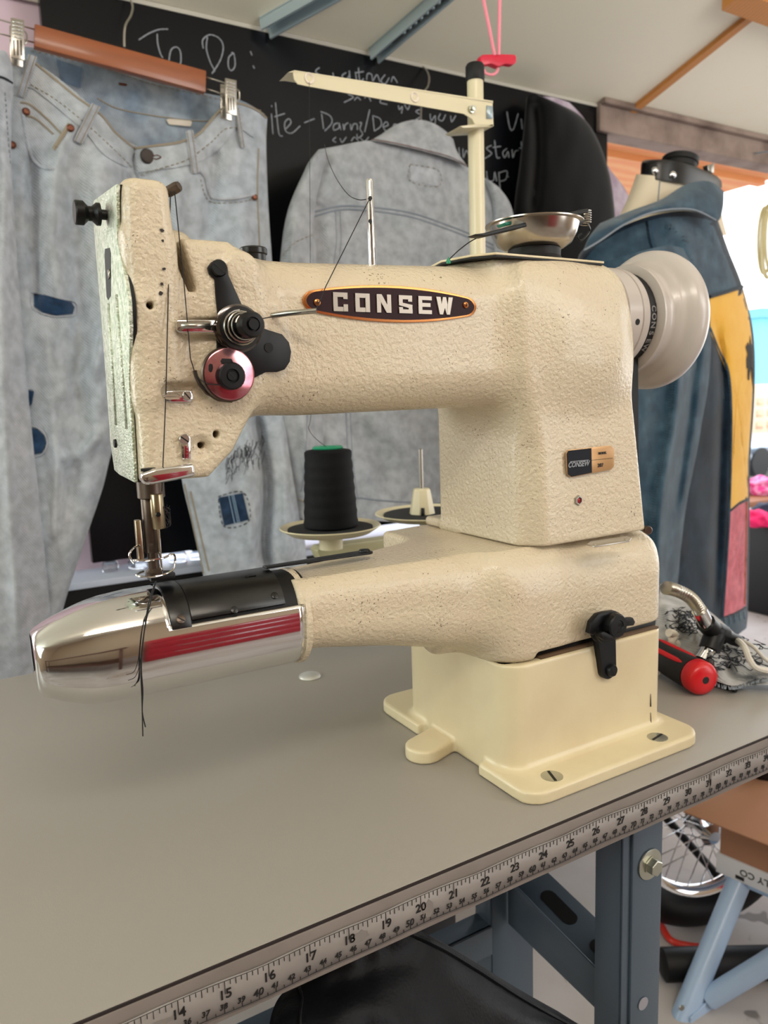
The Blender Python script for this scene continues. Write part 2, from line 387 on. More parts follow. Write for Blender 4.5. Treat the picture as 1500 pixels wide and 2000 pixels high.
# chalkboard
cb = thing('chalkboard', 'large black chalkboard with a handwritten to-do list behind the hanging denim', 'chalkboard', (0.9, BY, -0.5))
cbx0 = at(78, 10, y=BY).x; 
MB().box((cbx0, BY, 0.004), (1.60, BY+0.02, 1.036)).build('panel', M_board, cb, smooth=False)
MB().box((cbx0, BY-0.002, 1.036), (1.62, BY+0.022, 1.044)).build('edge_trim', M_trimlt, cb, smooth=False)
STROKES = [
 # T o  Do :
 [(271,78),(290,66),(310,58),(328,57)], [(307,66),(308,85),(313,104),(318,113)], [(330,118),(334,98),(344,92),(352,100),(353,122),(347,132)],
 [(405,72),(403,95),(410,120),(416,132),(420,140)], [(397,95),(396,78),(410,68),(428,75),(436,92),(430,118),(414,144)], [(456,104),(447,112),(446,130),(452,138),(459,128),(457,106),(452,103)],
 [(489,100),(492,108)], [(494,128),(497,134)],
 # ...site -
 [(516,262),(519,268)], [(530,222),(533,262)], [(530,206),(531,209)], [(538,200),(541,232),(545,262),(552,266)], [(536,228),(556,222)], [(558,252),(568,240),(564,232),(556,240),(558,256),(570,260),(586,246)], [(594,240),(614,232)],
 # Darning / Demin ...
 [(628,222),(632,252)], [(626,218),(644,226),(648,240),(634,256)], [(660,240),(652,244),(652,254),(662,250),(662,240),(666,254)], [(670,242),(672,254),(674,244),(680,240)], [(684,242),(686,254),(690,243),(697,243),(698,254)], [(702,240),(706,240),(703,252),(708,262),(699,270),(697,262)],
 [(722,214),(712,258)], [(728,228),(731,256)], [(727,226),(742,232),(744,246),(731,256)], [(750,248),(758,244),(754,238),(748,246),(754,256),(764,252)], [(768,256),(769,244),(775,244),(776,256),(782,244),(788,256)], [(796,242),(804,240),(803,252),(796,250)],[(812,254),(814,240),(820,252),(826,238),(834,250),(843,242)],
 # upper list
 [(624,132),(616,140),(628,150),(618,160)], [(650,142),(652,152)], [(676,142),(668,148),(674,156),(682,148),(682,138),(684,158)], [(694,140),(696,156)], [(700,132),(703,158),(710,154)], [(696,142),(710,140)], [(716,156),(718,144),(726,146),(728,158),(736,146),(742,160)], [(752,146),(744,158),(752,164),(760,152)], [(764,160),(768,150),(776,162)],
 [(690,180),(680,184),(690,190),(672,200)], [(692,196),(698,190),(704,196)], [(712,192),(718,186),(724,198)], [(748,190),(742,200),(756,204)], [(778,206),(780,214),(786,208),(784,222)], [(790,204),(796,214),(800,206)],
 [(820,214),(812,218),(822,226),(812,234)], [(840,222),(842,236),(850,226),(848,246),(836,250)], [(860,222),(856,232),(864,236),(870,224)], [(880,226),(882,238),(890,226)],
 # under line
 [(656,268),(650,274),(656,278)], [(664,270),(668,278),(676,268)], [(686,276),(692,268),(700,276)], [(704,270),(712,276),(720,268)],
 # Vids started up
 [(990,218),(996,250),(1003,252),(1012,222)], [(1018,232),(1020,252)], [(1034,238),(1026,246),(1032,256),(1036,244),(1040,214),(1042,256)], [(1050,238),(1044,242),(1050,250),(1044,260)],
 [(960,284),(950,290),(960,300),(946,310)], [(966,274),(970,306),(976,308)], [(962,288),(978,286)], [(990,290),(982,298),(986,308),(992,296),(994,308)], [(1000,292),(1002,308),(1006,296),(1012,294)], [(1018,276),(1021,306),(1026,306)], [(1014,290),(1026,288)],[(1030,300),(1038,298),(1034,292),(1028,300),(1036,308)],[(1048,296),(1040,300),(1046,310),(1051,300),(1050,280),(1053,312)],
 [(896,288),(898,308)], [(904,290),(905,308),(911,294),(917,308)],
 [(950,334),(953,352),(964,352),(966,336),(970,354)], [(974,336),(977,372)], [(974,338),(990,334),(988,350),(978,354)], [(992,344),(993,346)],
]
words = []                                                     # strokes that touch or nearly touch make one word
for st in STROKES:
    bb = [min(p[0] for p in st), max(p[0] for p in st), min(p[1] for p in st), max(p[1] for p in st)]; hit = []
    for w_ in words:
        if any(bb[0] < o[1]+13 and bb[1] > o[0]-13 and bb[2] < o[3]+1 and bb[3] > o[2]-1 for o in w_['b']): hit.append(w_)
    nw = {'b': [bb], 's': [st]}
    for w_ in hit: nw['b'] += w_['b']; nw['s'] += w_['s']; words.remove(w_)
    words.append(nw)
for w_ in words:
    mb = MB()
    for st in w_['s']:
        P = catmull([at(px, py, y=BY-0.0012) for px, py in st], 5)
        mb.tube(P, [0.0009+0.0006*abs(math.sin(i*1.7)) for i in range(len(P))], 6)
    mb.build('chalk_word', M_chalk, cb)
# ============================================================ TABLE
M_lam = mat('grey_laminate', (150, 145, 138), rough=0.42, bump=(900, 0.08, 2), specks=(260, 1.10, (86, 78, 72)), spec=0.45)
M_band = mat('edge_band', (130, 121, 116), rough=0.5, var=(14, 0.5, (104, 96, 90)))
M_tape = mat('white_measuring_tape', (143, 137, 134), rough=0.45, var=(10, 0.5, (122, 115, 112)))
M_ink = mat('black_ink', (10, 10, 12), rough=0.6)
M_seam = mat('dark_seam', (34, 24, 24), rough=0.6)
M_frame = mat('blue_grey_powder_coat', (84, 98, 112), rough=0.38, metal=0.3, bump=(700, 0.12, 2))
M_zinc = mat('zinc_plated', (188, 190, 178), rough=0.3, metal=1.0)
M_chrome = mat('chrome', (222, 222, 224), rough=0.07, metal=1.0)
M_steel = mat('brushed_steel', (176, 172, 164), rough=0.28, metal=1.0)
TX0, TX1, TD, TH = -1.0, 0.80, 0.56, 0.0345
tb = thing('worktable', 'grey laminate worktable with a measuring tape along its front edge', 'table', (0.3, 0.28, FLOOR))
MB().box((TX0, 0, -TH), (TX1, TD, 0)).build('table_top', M_lam, tb, bevel=0.0012)
eb = MB().box((TX0, -0.0016, -TH), (TX1, 0, -0.0022)).build('edge_band', M_band, tb, bevel=0.0006)
MB().box((TX0, -0.0008, -0.0024), (TX1, 0.0004, -0.0006)).build('edge_seam', M_seam, tb, smooth=False)
TX14 = 0.0736
def tx(inch): return TX14+(inch-14)*0.0254
def wob(x): return 0.0004*math.sin(x*37)+0.0005*math.sin(x*83+1)
mb = MB(); n = 160; xa, xb = tx(8), tx(41)
mb.grid(lambda u, v: Vector((xa+(xb-xa)*u, -0.0026-0.0003*math.sin(u*140)*v, -0.0305+wob(xa+(xb-xa)*u)+v*0.0212)), n, 2)
tp = mb.build('measuring_tape', M_tape, tb, solid=0.0006)
mb = MB()
def tk(x, z0, z1, wd): mb.box((x-wd/2, -0.0034, z0+wob(x)), (x+wd/2, -0.0031, z1+wob(x)))
for k in range(int((xb-xa)/0.0254*8)):
    x = xa+k*0.0254/8
    ln = 0.0074 if k % 8 == 0 else (0.0042 if k % 4 == 0 else (0.0034 if k % 2 == 0 else 0.0024))
    tk(x, -0.0101-ln, -0.0101, 0.00038)
x = xa
while x < xb-0.004:                                        # border lines of the tape follow its ripples
    for zc in (-0.0099, -0.0292):
        mb.add([(x, -0.0033, zc+wob(x)), (x+0.004, -0.0033, zc+wob(x+0.004)), (x+0.004, -0.0033, zc+0.0004+wob(x+0.004)), (x, -0.0033, zc+0.0004+wob(x))], [(0, 1, 2, 3)])
    x += 0.004
for cm in range(24, 101):
    x = tx(cm/2.54)
    if x > xa+0.003 and x < xb-0.003:
        tk(x, -0.0290, -0.0256, 0.00034)
        tk(x-0.005, -0.0290, -0.0272, 0.00026)
mb.build('tape_ticks', M_ink, tp, smooth=False)
mb = MB()
for i in range(9, 41):
    text_mesh(str(i), 0.0078, (tx(i), -0.0033, -0.0178+wob(tx(i))), (1, 0, 0), (0, 0, 1), 0.0002, 0.00016, mb)
mb.build('inch_numbers', M_ink, tp, smooth=False); mb = MB()
for cm in range(26, 100):
    x = tx(cm/2.54)
    if x > xb-0.006: break
    big = cm % 10 == 0
    text_mesh(str(cm), 0.0062 if big else 0.0046, (x-0.0005, -0.0033, -0.0248+wob(x)), (1, 0, 0), (0, 0, 1), 0.0002, 0.0001, mb, shear=0.12)
mb.build('centimetre_numbers', M_ink, tp, smooth=False)
# dried glue and rubbed patches on the tape
M_glue = mat('grey_rubbed_patch', (128, 122, 118), rough=0.3)
rg = random.Random(3)
for k, (ic, zz, wd, hg) in enumerate(((18.3, -0.0185, 0.006, 0.004), (20.2, -0.0195, 0.004, 0.006), (13.4, -0.018, 0.012, 0.002), (31.1, -0.017, 0.001, 0.009))):
    pts = [(tx(ic)+wd*math.cos(a)*(0.7+0.5*rg.random()), -0.0030, zz+hg*math.sin(a)*(0.6+0.5*rg.random())) for a in [j*PI/7 for j in range(14)]]
    MB().prism(pts, (0, -0.0004, 0)).build('glue_patch', M_glue, tp, smooth=False)

# steel frame under the top
def channel(mb, x0, x1, y0, d, z0, z1, t=0.003):
    mb.box((x0, y0, z0), (x1, y0+t, z1)); mb.box((x0, y0, z0), (x0+t, y0+d, z1)); mb.box((x1-t, y0, z0), (x1, y0+d, z1))
LX0, LX1, LY = 0.4765, 0.5255, 0.060
mb = MB(); channel(mb, LX0, LX1, LY, 0.032, FLOOR, -TH)
mb.box((LX0+0.010, LY-0.0035, FLOOR), (LX1, LY, -TH)); leg = mb.build('leg', M_frame, tb, bevel=0.0018)
bx = at(1268, 1687, y=LY-0.004)
MB().lathe([(0.0145, 0), (0.0145, 0.0016)], bx, (0, -1, 0), 28).build('washer', M_zinc, leg, bevel=0.0004)
MB().lathe([(0.0088, 0.0016), (0.0088, 0.0028), (0.0075, 0.003), (0.0075, 0.0090), (0.0068, 0.0096)], bx, (0, -1, 0), 6).build('hex_bolt', M_zinc, leg, sharp=0.4)
hx = at(1256, 1960, y=LY-0.0042)
MB().lathe([(0.0062, 0), (0.0062, 0.0005)], hx, (0, -1, 0), 20).build('bolt_hole', mat('pale_hole', (150, 150, 158), rough=0.6), leg)
mb = MB(); channel(mb, 0.466, 0.527, 0.235, 0.03, FLOOR, -TH); mb.build('leg', M_frame, tb, bevel=0.0015)
mb = MB(); channel(mb, 0.515, 0.575, 0.46, 0.03, FLOOR, -TH); mb.build('leg', mat('black_powder_coat', (26, 29, 36), rough=0.45), tb, bevel=0.0015)
mb = MB(); channel(mb, -0.66, -0.61, LY, 0.032, FLOOR, -TH); mb.build('leg', M_frame, tb, bevel=0.0015)
# cross bars
zb = at(1000, 1790, y=0.235).z
MB().box((-0.62, 0.235, zb-0.036), (0.468, 0.239, zb)).box((-0.62, 0.235, zb-0.003), (0.468, 0.262, zb)).build('cross_bar', M_frame, tb, bevel=0.0012)
# diagonal brace with slots, from the inner post down to the front leg
def brace(pa, pb, wid, name, slots=()):
    pa, pb = Vector(pa), Vector(pb); d = (pb-pa).normalized(); L_ = (pb-pa).length
    up = Vector((1, 0, 0)); s = d.cross(up).normalized(); up = s.cross(d)
    M = Matrix(((s.x, d.x, up.x, pa.x), (s.y, d.y, up.y, pa.y), (s.z, d.z, up.z, pa.z), (0, 0, 0, 1)))
    mb = MB(); mb.box((-wid/2, 0, -0.0015), (wid/2, L_, 0.0015), M); mb.box((-wid/2, 0, -0.022), (-wid/2+0.003, L_, 0.0015), M); mb.box((wid/2-0.003, 0, -0.022), (wid/2, L_, 0.0015), M)
    o = mb.build(name, M_frame, tb, bevel=0.001)
    for t0, t1 in slots:
        P = [M @ Vector((0.006*math.cos(a), (t0 if math.sin(a) < 0 else t1)+0.006*math.sin(a), 0.0017)) for a in [k*PI/8 for k in range(16)]]
        MB().prism(P, (M.to_3x3() @ Vector((0, 0, 1)))*0.0004).build('slot', M_dark, o, smooth=False)
    return o
b0 = at(1030, 1765, y=0.235); b1 = at(1210, 1985, y=0.085)
def brace2(p0, p1, q0, q1, name, thick, m, slots):
    """channel brace facing the camera side: outline p0-p1 (upper edge) and q0-q1 (lower edge)"""
    p0, p1, q0, q1 = [Vector(v) for v in (p0, p1, q0, q1)]
    nrm = (p1-p0).cross(q0-p0).normalized()
    mb = MB(); mb.prism([p0, p1, q1, q0], nrm*thick); o = mb.build(name, m, tb, bevel=0.001)
    return o, nrm
bo, bn = brace2((0.4870, 0.232, at(1000,1712,y=0.232).z), (0.49, 0.090, at(1205,1900,y=0.09).z), (0.4870, 0.232, at(1000,1800,y=0.232).z), (0.49, 0.09, at(1205,1975,y=0.09).z), 'diagonal_brace', 0.003, M_frame, ())
Vb = Vector
pa = Vb((0.49, 0.232, at(1010,1718,y=0.232).z)); pb_ = Vb((0.49, 0.092, at(1205,1905,y=0.09).z)); dd = (pb_-pa)
mb = MB(); mb.prism([pa, pb_, pb_+Vb((0.045, 0, 0.006)), pa+Vb((0.045, 0, 0.006))], (0, 0, -0.003)); bo2 = mb.build('diagonal_brace', M_frame, tb, bevel=0.0008)
for t0, t1 in ((0.28, 0.50), (0.80, 0.95)):
    c0 = pa+dd*t0+Vb((0.022, 0, 0.0033)); c1 = pa+dd*t1+Vb((0.022, 0, 0.0033)); u = dd.normalized(); vv = Vb((1, 0, 0.13)).normalized()
    P = [(c1 if math.cos(a) > 0 else c0)+u*0.009*math.cos(a)+vv*0.009*math.sin(a) for a in [k*PI/8+0.01 for k in range(16)]]
    MB().prism(P, (0, 0, 0.0005)).build('slot', M_dark, bo2, smooth=False)
M_disc = mat('satin_cap', (206, 206, 202), rough=0.42, metal=0.6)
for k, (px, py, lab) in enumerate(((605, 1322, 'domed metal plug set in the grey table top, the one in open view'), (557, 1284, 'domed metal plug half hidden behind the end of the chrome arm cover'))):
    p = at(px, py, z=0.0)
    o = MB().lathe([(0.0118, 0), (0.0122, 0.0008), (0.0112, 0.0024), (0.008, 0.0038), (0.004, 0.0045), (0.0002, 0.0047)], p, (0, 0, 1), 28).build('table_plug', M_disc)
    tag(o, lab, 'plug', 'metal plugs in the table top')
# ============================================================ SEWING MACHINE
M_cream = mat('hammered_cream_enamel', (208, 194, 168), rough=0.24, bump=(360, 0.8, 3, 0.0017), var=(18, 0.4, (198, 178, 156)), specks=(620, 0.97, (84, 68, 50)), coat=0.3)
M_cream2 = mat('smooth_cream_enamel', (216, 202, 168), rough=0.36, bump=(260, 0.12, 2, 0.0008), var=(16, 0.5, (200, 182, 148)), specks=(90, 1.08, (110, 84, 60)), coat=0.15)
M_blackp = mat('black_lacquer', (10, 10, 12), rough=0.3, spec=0.5)
M_blackm = mat('black_oxide', (8, 9, 12), rough=0.42, spec=0.3)
M_grey = mat('warm_grey_wheel_paint', (188, 180, 174), rough=0.3, coat=0.3, var=(9, 0.3, (172, 160, 152)))
M_rust = mat('dark_worn_steel', (104, 92, 84), rough=0.38, metal=0.9, var=(40, 0.6, (60, 48, 40)))
M_copper = mat('copper_rim', (206, 138, 84), rough=0.25, metal=1.0)
M_maroon = mat('dark_maroon_enamel', (40, 12, 18), rough=0.5, spec=0.2)
M_silver = mat('silver_letter', (150, 140, 128), rough=0.3, metal=0.7)
sm = thing('sewing_machine', 'cream cylinder-arm industrial sewing machine standing on the grey table', 'sewing machine', (0.435, 0.13, 0))
AF = 0.068                                                   # front face of the arm
def upper(P):
    X, Y, Z = P
    arm = d_loft(P, 0, [(0.13, 0.108, 0.040, 0.341, 0.0475, 0.022), (0.20, 0.108, 0.040, 0.3395, 0.0485, 0.026), (0.34, 0.112, 0.045, 0.3425, 0.0510, 0.030), (0.40, 0.118, 0.053, 0.344, 0.0530, 0.032), (0.463, 0.118, 0.053, 0.3445, 0.0530, 0.034)], 0.012)
    # column, slightly tapering, with a bevelled front-left corner
    x1 = np.interp(Z, [0.18, 0.30, 0.38, 0.41], [0.4995, 0.482, 0.471, 0.465]); yf = np.interp(Z, [0.18, 0.30, 0.41], [0.0590, 0.0610, 0.066])
    ch = np.interp(Z, [0.18, 0.26, 0.32], [0.4462, 0.4445, 0.430])
    col = smax(smax(0.3715-X, X-x1, 0.008), smax(yf-Y, Y-0.180, 0.014), 0.004)
    col = smax(col, (ch-(X+Y))*0.7071, 0.004)
    col = smax(col, Z-0.394, 0.02); col = np.maximum(col, 0.1835-Z)
    d = smin(arm, col, 0.030)
    # foot lip at the back left of the column
    d = smin(d, d_box(P, (0.372, 0.150, 0.1835), (0.42, 0.205, 0.192), 0.003), 0.004)
    # head block
    head = d_poly(P, 0, 2, 1, [(0.094, 0.2575), (0.1315, 0.2575), (0.1475, 0.272), (0.157, 0.288), (0.175, 0.330), (0.170, 0.380), (0.163, 0.3860), (0.1525, 0.3930), (0.094, 0.3935)], 0.066, 0.138, 0.005)
    d = smin(d, head, 0.016)
    tower = d_loft(P, 2, [(0.300, 0.107, 0.0125, 0.100, 0.0340, 0.006), (0.345, 0.1070, 0.0130, 0.0975, 0.0365, 0.007), (0.385, 0.1070, 0.0132, 0.0965, 0.0370, 0.006), (0.4215, 0.1065, 0.0125, 0.097, 0.0370, 0.008)], 0.005)
    d = smin(d, tower, 0.008)
    d = smin(d, d_poly(P, 1, 2, 0, plate_poly, 0.0955, 0.108, 0.001), 0.003)
    # rounded dome behind the head and the flat pad on top
    d = smin(d, d_capsule(P, (0.130, 0.112, 0.384), (0.146, 0.112, 0.377), 0.0225, 0.017), 0.006)
    # right end boss for the hand wheel
    d = smin(d, d_cyl(P, 0, (0.117, 0.3605), 0.0455, 0.44, 0.4825, 0.006), 0.014)
    # lid seat on top right
    d = smin(d, d_poly(P, 0, 1, 2, [(0.352, 0.074), (0.450, 0.074), (0.456, 0.165), (0.348, 0.165), (0.334, 0.106)], 0.380, 0.3965, 0.002), 0.006)
    # swelling on the upper right of the column
    d = smin(d, d_capsule(P, (0.415, 0.100, 0.345), (0.440, 0.100, 0.335), 0.043, 0.043), 0.03)
    # raised bosses on the face
    d = smin(d, d_cyl(P, 1, (0.1585, 0.3775), 0.010, 0.063, 0.08, 0.002), 0.004)
    # pad by the thread rod
    d = smin(d, d_poly(P, 0, 2, 1, pad_poly, 0.0660, 0.075, 0.0008), 0.0025)
    # recesses: slot for the take-up lever, thread guide pocket, guide pocket low on the head
    d = smax(d, -d_poly(P, 0, 2, 1, [(0.1215, 0.398), (0.1240, 0.398), (0.1310, 0.3640), (0.1268, 0.3635), (0.1215, 0.376)], 0.05, 0.105, 0.0004), 0.0015)
    d = smax(d, -d_capsule(P, (0.1115, 0.0655, 0.3080), (0.130, 0.0655, 0.3080), 0.0062, 0.0062)-0.0012, 0.002)
    d = smax(d, -d_capsule(P, (0.125, 0.0640, 0.343), (0.146, 0.0640, 0.343), 0.0068, 0.0068)-0.001, 0.002)
    d = smax(d, -d_cyl(P, 1, (0.1268, 0.2755), 0.0058, 0.04, 0.0680, 0.001), 0.002)
    # holes in the casting
    for px, py in ((396, 870), (423, 848), (288, 599)):
        q = at(px, py, y=0.066); d = np.maximum(d, -d_cyl(P, 1, (q.x, q.z), 0.0022, 0.05, 0.09))
    return d
crop = lambda pts, y, ox=150, oz=330, s=3.0: [at(ox+a/s, oz+b/s, y=y) for a, b in pts]
pad_poly = [(p.x, p.z) for p in crop([(950, 650), (1000, 638), (1060, 645), (1085, 690), (1080, 730), (1105, 770), (1180, 780), (1195, 840), (1180, 900), (1140, 915), (1100, 880), (1070, 830), (1020, 790), (970, 740), (948, 690)], 0.066)][::-1]
plate_poly = [(at(*p, x=0.0935).y, at(*p, x=0.0935).z) for p in [(235, 360), (236, 470), (252, 545), (259, 590), (261, 640), (259, 740), (262, 800), (268, 905), (270, 942), (240, 927), (230, 918), (222, 862), (215, 760), (203, 600), (192, 470), (188, 410), (190, 392)]]
arm_ob = solid('arm_casting', upper, (0.09, 0.05, 0.18), (0.51, 0.21, 0.43), 0.0016, M_cream, sm)

def lower(P):
    X, Y, Z = P
    zt = np.interp(X, [0.33, 0.40], [0.175, 0.1825])
    body = smax(smax(0.348-X, X-0.5225, 0.016), smax(0.0545-Y, Y-0.206, 0.03), 0.022)
    body = smax(body, smax(Z-0.1825, 0.0965-Z, 0.002), 0.010)
    sh = (Z-0.1825)*0.62+(0.064-Y)*0.78+0.006                 # sloping front shoulder
    body = smax(body, sh*1.0, 0.012)
    sh2 = (Z-0.1825)*0.70+(X-0.508)*0.70-0.004; body = smax(body, sh2, 0.010)
    arm = d_loft(P, 0, [(0.186, 0.101, 0.0300, 0.1590, 0.0270, 0.022), (0.205, 0.101, 0.0300, 0.1590, 0.0275, 0.022), (0.26, 0.105, 0.0360, 0.1545, 0.0330, 0.026), (0.31, 0.112, 0.0470, 0.1490, 0.0390, 0.030), (0.36, 0.125, 0.0600, 0.142, 0.0400, 0.03), (0.40, 0.125, 0.0600, 0.142, 0.0400, 0.03)], 0.004)
    d = smin(body, arm, 0.030)
    d = smin(d, smax(d_box(P, (0.326, 0.092, 0.165), (0.50, 0.205, 0.1832), 0.004), -1, 0.001), 0.010)
    d = smin(d, d_capsule(P, (0.312, 0.10, 0.112), (0.36, 0.105, 0.104), 0.010, 0.008), 0.008)
    d = np.maximum(d, Z-0.1832)
    # long gap above the base box and the cut-out under the arm root
    d = smax(d, -d_box(P, (0.374, 0.03, 0.08), (0.5175, 0.085, 0.1030), 0.002), 0.002)
    d = smax(d, -d_capsule(P, (0.318, 0.09, 0.097), (0.355, 0.04, 0.094), 0.007, 0.007), 0.002)
    return d
bed = solid('bed_casting', lower, (0.18, 0.045, 0.09), (0.53, 0.215, 0.19), 0.0015, M_cream, sm)

def basef(P):
    X, Y, Z = P
    zf = np.clip((0.022-Z)/0.022, 0, 1)
    b = d_loft(P, 2, [(0.0, 0.4345, 0.0890, 0.130, 0.076, 0.020), (0.0955, 0.4345, 0.0885, 0.130, 0.0755, 0.018)], 0.0015)
    f1 = d_box(P, (0.338, 0.0205, -0.012), (0.533, 0.085, 0.0105), 0.0025); f2 = d_box(P, (0.336, 0.17, -0.012), (0.533, 0.247, 0.0105), 0.0025)
    rc = np.sqrt(np.maximum(np.abs(X-0.4345)-0.0755, 0)**2+np.maximum(np.abs(Y-0.1335)-0.090, 0)**2)-0.0235
    f = smax(np.minimum(f1, f2), rc, 0.002)
    tab = smax(d_capsule((X, Y, Z*0), (0.320, 0.135, 0.0), (0.36, 0.148, 0.0), 0.0160, 0.0160), Z-0.0115, 0.002)
    d = smin(b, f, 0.006); d = smin(d, tab, 0.003)
    d = smax(d, -d_box(P, (0.35, 0.0, 0.0), (0.515, 0.10, 0.002)), 0.0005)*1.0 if False else d
    d = np.maximum(d, 0.0002-Z)
    d = np.maximum(d, -d_box(P, (0.3495, 0.066, 0.085), (0.5195, 0.20, 0.12), 0.006))
    return d
base = solid('base_box', basef, (0.29, 0.015, 0.0), (0.54, 0.25, 0.097), 0.0015, M_cream2, sm)
MB().box((0.360, 0.0620, 0.088), (0.516, 0.19, 0.1040)).build('gap_shade_filler', M_dark, base)  # black filler standing in for the shade inside the open gap
mb = MB(); mb.box((0.380, 0.0570, 0.0952), (0.514, 0.0700, 0.0972)); mb.build('cork_strip', mat('brown_cork', (92, 70, 50), rough=0.9), base)
def slot_screw(p, axis, r, parent, m, h=0.0016, ang=0.5, name='screw', recess=True):
    ax = Vector(axis).normalized(); p = Vector(p)
    o = MB().lathe([(r, -0.001), (r, h*0.6), (r*0.88, h), (0.0001, h)], p, ax, 20).build(name, m, parent)
    a = Vector((0, 0, 1)) if abs(ax.z) < 0.9 else Vector((1, 0, 0)); e1 = (a-ax*a.dot(ax)).normalized(); e2 = ax.cross(e1)
    d = e1*math.cos(ang)+e2*math.sin(ang); s = ax.cross(d); c = p+ax*h
    MB().prism([c+d*r*0.9+s*r*0.13, c+d*r*0.9-s*r*0.13, c-d*r*0.9-s*r*0.13, c-d*r*0.9+s*r*0.13], ax*0.00015).build('screw_slot', M_dark, o, smooth=False)
    return o
for px, py, a in ((1078, 1516, 1.2), (1284, 1440, 0.2)):
    slot_screw(at(px, py, z=0.0105), (0, 0, 1), 0.0085, base, M_zinc, 0.0004, a, 'countersunk_screw')
# scratches in the enamel by the screws
for a, b in (((1074, 1503), (1072, 1482)), ((1272, 1425), (1271, 1392)), ((1271, 1380), (1271, 1355))):
    MB().tube([at(*a, y=0.0537), at(*b, y=0.0537)], [0.0006, 0.0002], 5).build('scratch', M_seam, base)

# latch across the seam on the front
lat = MB()
pv = at(1183, 1306, y=0.053); pk = at(1183, 1222, y=0.049)
def strap(mb, a, b, ra, rb, y0, y1, n=10):
    d = Vector((b.x-a.x, 0, b.z-a.z)).normalized(); s = Vector((-d.z, 0, d.x)); P = []
    for k in range(n+1):
        t = -PI/2+PI*k/n; P.append(b+d*math.cos(t)*rb+s*math.sin(t)*rb)
    for k in range(n+1):
        t = PI/2+PI*k/n; P.append(a+d*math.cos(t)*ra+s*math.sin(t)*ra)
    P = [Vector((p.x, y0, p.z)) for p in P]; mb.prism(P, (0, y1-y0, 0), 0.0008 if y1 < y0 else 0); return mb
latch = strap(lat, pv, pk, 0.0078, 0.0108, 0.0545, 0.0485).build('latch_strap', M_blackm, sm)
slot_screw((pv.x+0.001, 0.0485, pv.z), (0, -1, 0), 0.0052, latch, M_blackm, 0.003, 0.5)
kc = at(1180, 1226, y=0.045)
MB().lathe([(0.0125, 0.000), (0.0128, 0.003), (0.0112, 0.0038), (0.0112, 0.0048), (0.0120, 0.0055), (0.0118, 0.0075), (0.0002, 0.0078)], (kc.x, 0.0485, kc.z), (0, -1, 0), 32).build('latch_washer', M_blackm, sm)
hook_p = crop([(1010, 535), (1050, 530), (1072, 540), (1070, 560), (1045, 566), (1010, 562), (975, 600), (955, 640), (935, 630), (945, 580), (975, 545)], 0.040, 740, 960, 2.2727)
MB().prism(hook_p, (0, 0.005, 0)).build('latch_hook', M_blackm, sm, bevel=0.0006)
k2 = at(1203, 1222, y=0.036)
hub = MB().lathe([(0.0098, 0.0), (0.0102, 0.004), (0.0098, 0.007), (0.0088, 0.0082), (0.0052, 0.0084), (0.0046, 0.0074), (0.0001, 0.0074)], (k2.x, 0.0410, k2.z), (0, -1, 0), 14).build('latch_knob', M_blackm, sm, sharp=0.35)
for pts in ([(1060, 572), (1100, 562), (1130, 560), (1140, 580), (1132, 596), (1095, 600), (1060, 604)], [(985, 628), (1000, 622), (1040, 640), (1060, 646), (1040, 668), (1000, 662), (985, 650)]):
    MB().prism(crop(pts, 0.0335, 740, 960, 2.2727), (0, 0.004, 0)).build('knob_wing', M_blackm, hub, bevel=0.0008)

# chrome cover of the cylinder arm
CY, CZ = 0.101, 0.1555
st_c = [ # x, centre y, half y, top z, bottom z
 (0.0300, 0.1010, 0.0130, 0.1700, 0.1420), (0.0305, 0.1010, 0.0165, 0.1725, 0.1385), (0.0330, 0.1010, 0.0190, 0.1745, 0.1350), (0.0420, 0.1010, 0.0225, 0.1790, 0.1305),
 (0.0540, 0.1010, 0.0262, 0.1832, 0.1262), (0.0600, 0.1010, 0.0280, 0.1850, 0.1250), (0.0690, 0.1010, 0.0296, 0.1868, 0.1243), (0.0840, 0.1010, 0.0308, 0.1884, 0.1240),
 (0.1000, 0.1010, 0.0312, 0.1890, 0.1240), (0.1400, 0.1010, 0.0312, 0.1890, 0.1240), (0.1895, 0.1010, 0.0312, 0.1890, 0.1240)]
def sect(x, off=0.0):
    c = np.array(st_c); g = lambda k: float(np.interp(x, c[:, 0], c[:, k])); return g(1), g(2)+off, (g(3)+g(4))/2, (g(3)-g(4))/2+off
def cyl_pt(x, a, off=0.0):
    cy, hy, cz, hz = sect(x, off); e = 0.86; ca, sa = math.cos(a), math.sin(a)
    return Vector((x, cy-hy*math.copysign(abs(ca)**e, ca), cz+hz*math.copysign(abs(sa)**e, sa)))
xs = [0.0300, 0.0302, 0.0306, 0.0315, 0.033, 0.037, 0.042, 0.048, 0.054, 0.058, 0.061, 0.065, 0.069, 0.075, 0.084, 0.092, 0.100]+[0.104+0.0045*k for k in range(20)]
NA = 72; mb = MB(); rings = []
for x in xs:
    rings.append([cyl_pt(x, 2*PI*k/NA) for k in range(NA)])
vs = [p for rg_ in rings for p in rg_]; fs = []
for i in range(len(xs)-1):
    for k in range(NA):
        a0 = 2*PI*(k+0.5)/NA
        if xs[i] >= 0.1035-1e-6 and math.radians(22) < a0 < math.radians(158): continue
        fs.append((i*NA+k, i*NA+(k+1) % NA, (i+1)*NA+(k+1) % NA, (i+1)*NA+k))
fs.append(tuple(range(NA-1, -1, -1)))
mb.add(vs, fs); cov = mb.build('arm_cover', M_chrome, sm, sharp=1.2, solid=0.0012)
sub(cov, 'polished chrome cover of the cylinder arm')
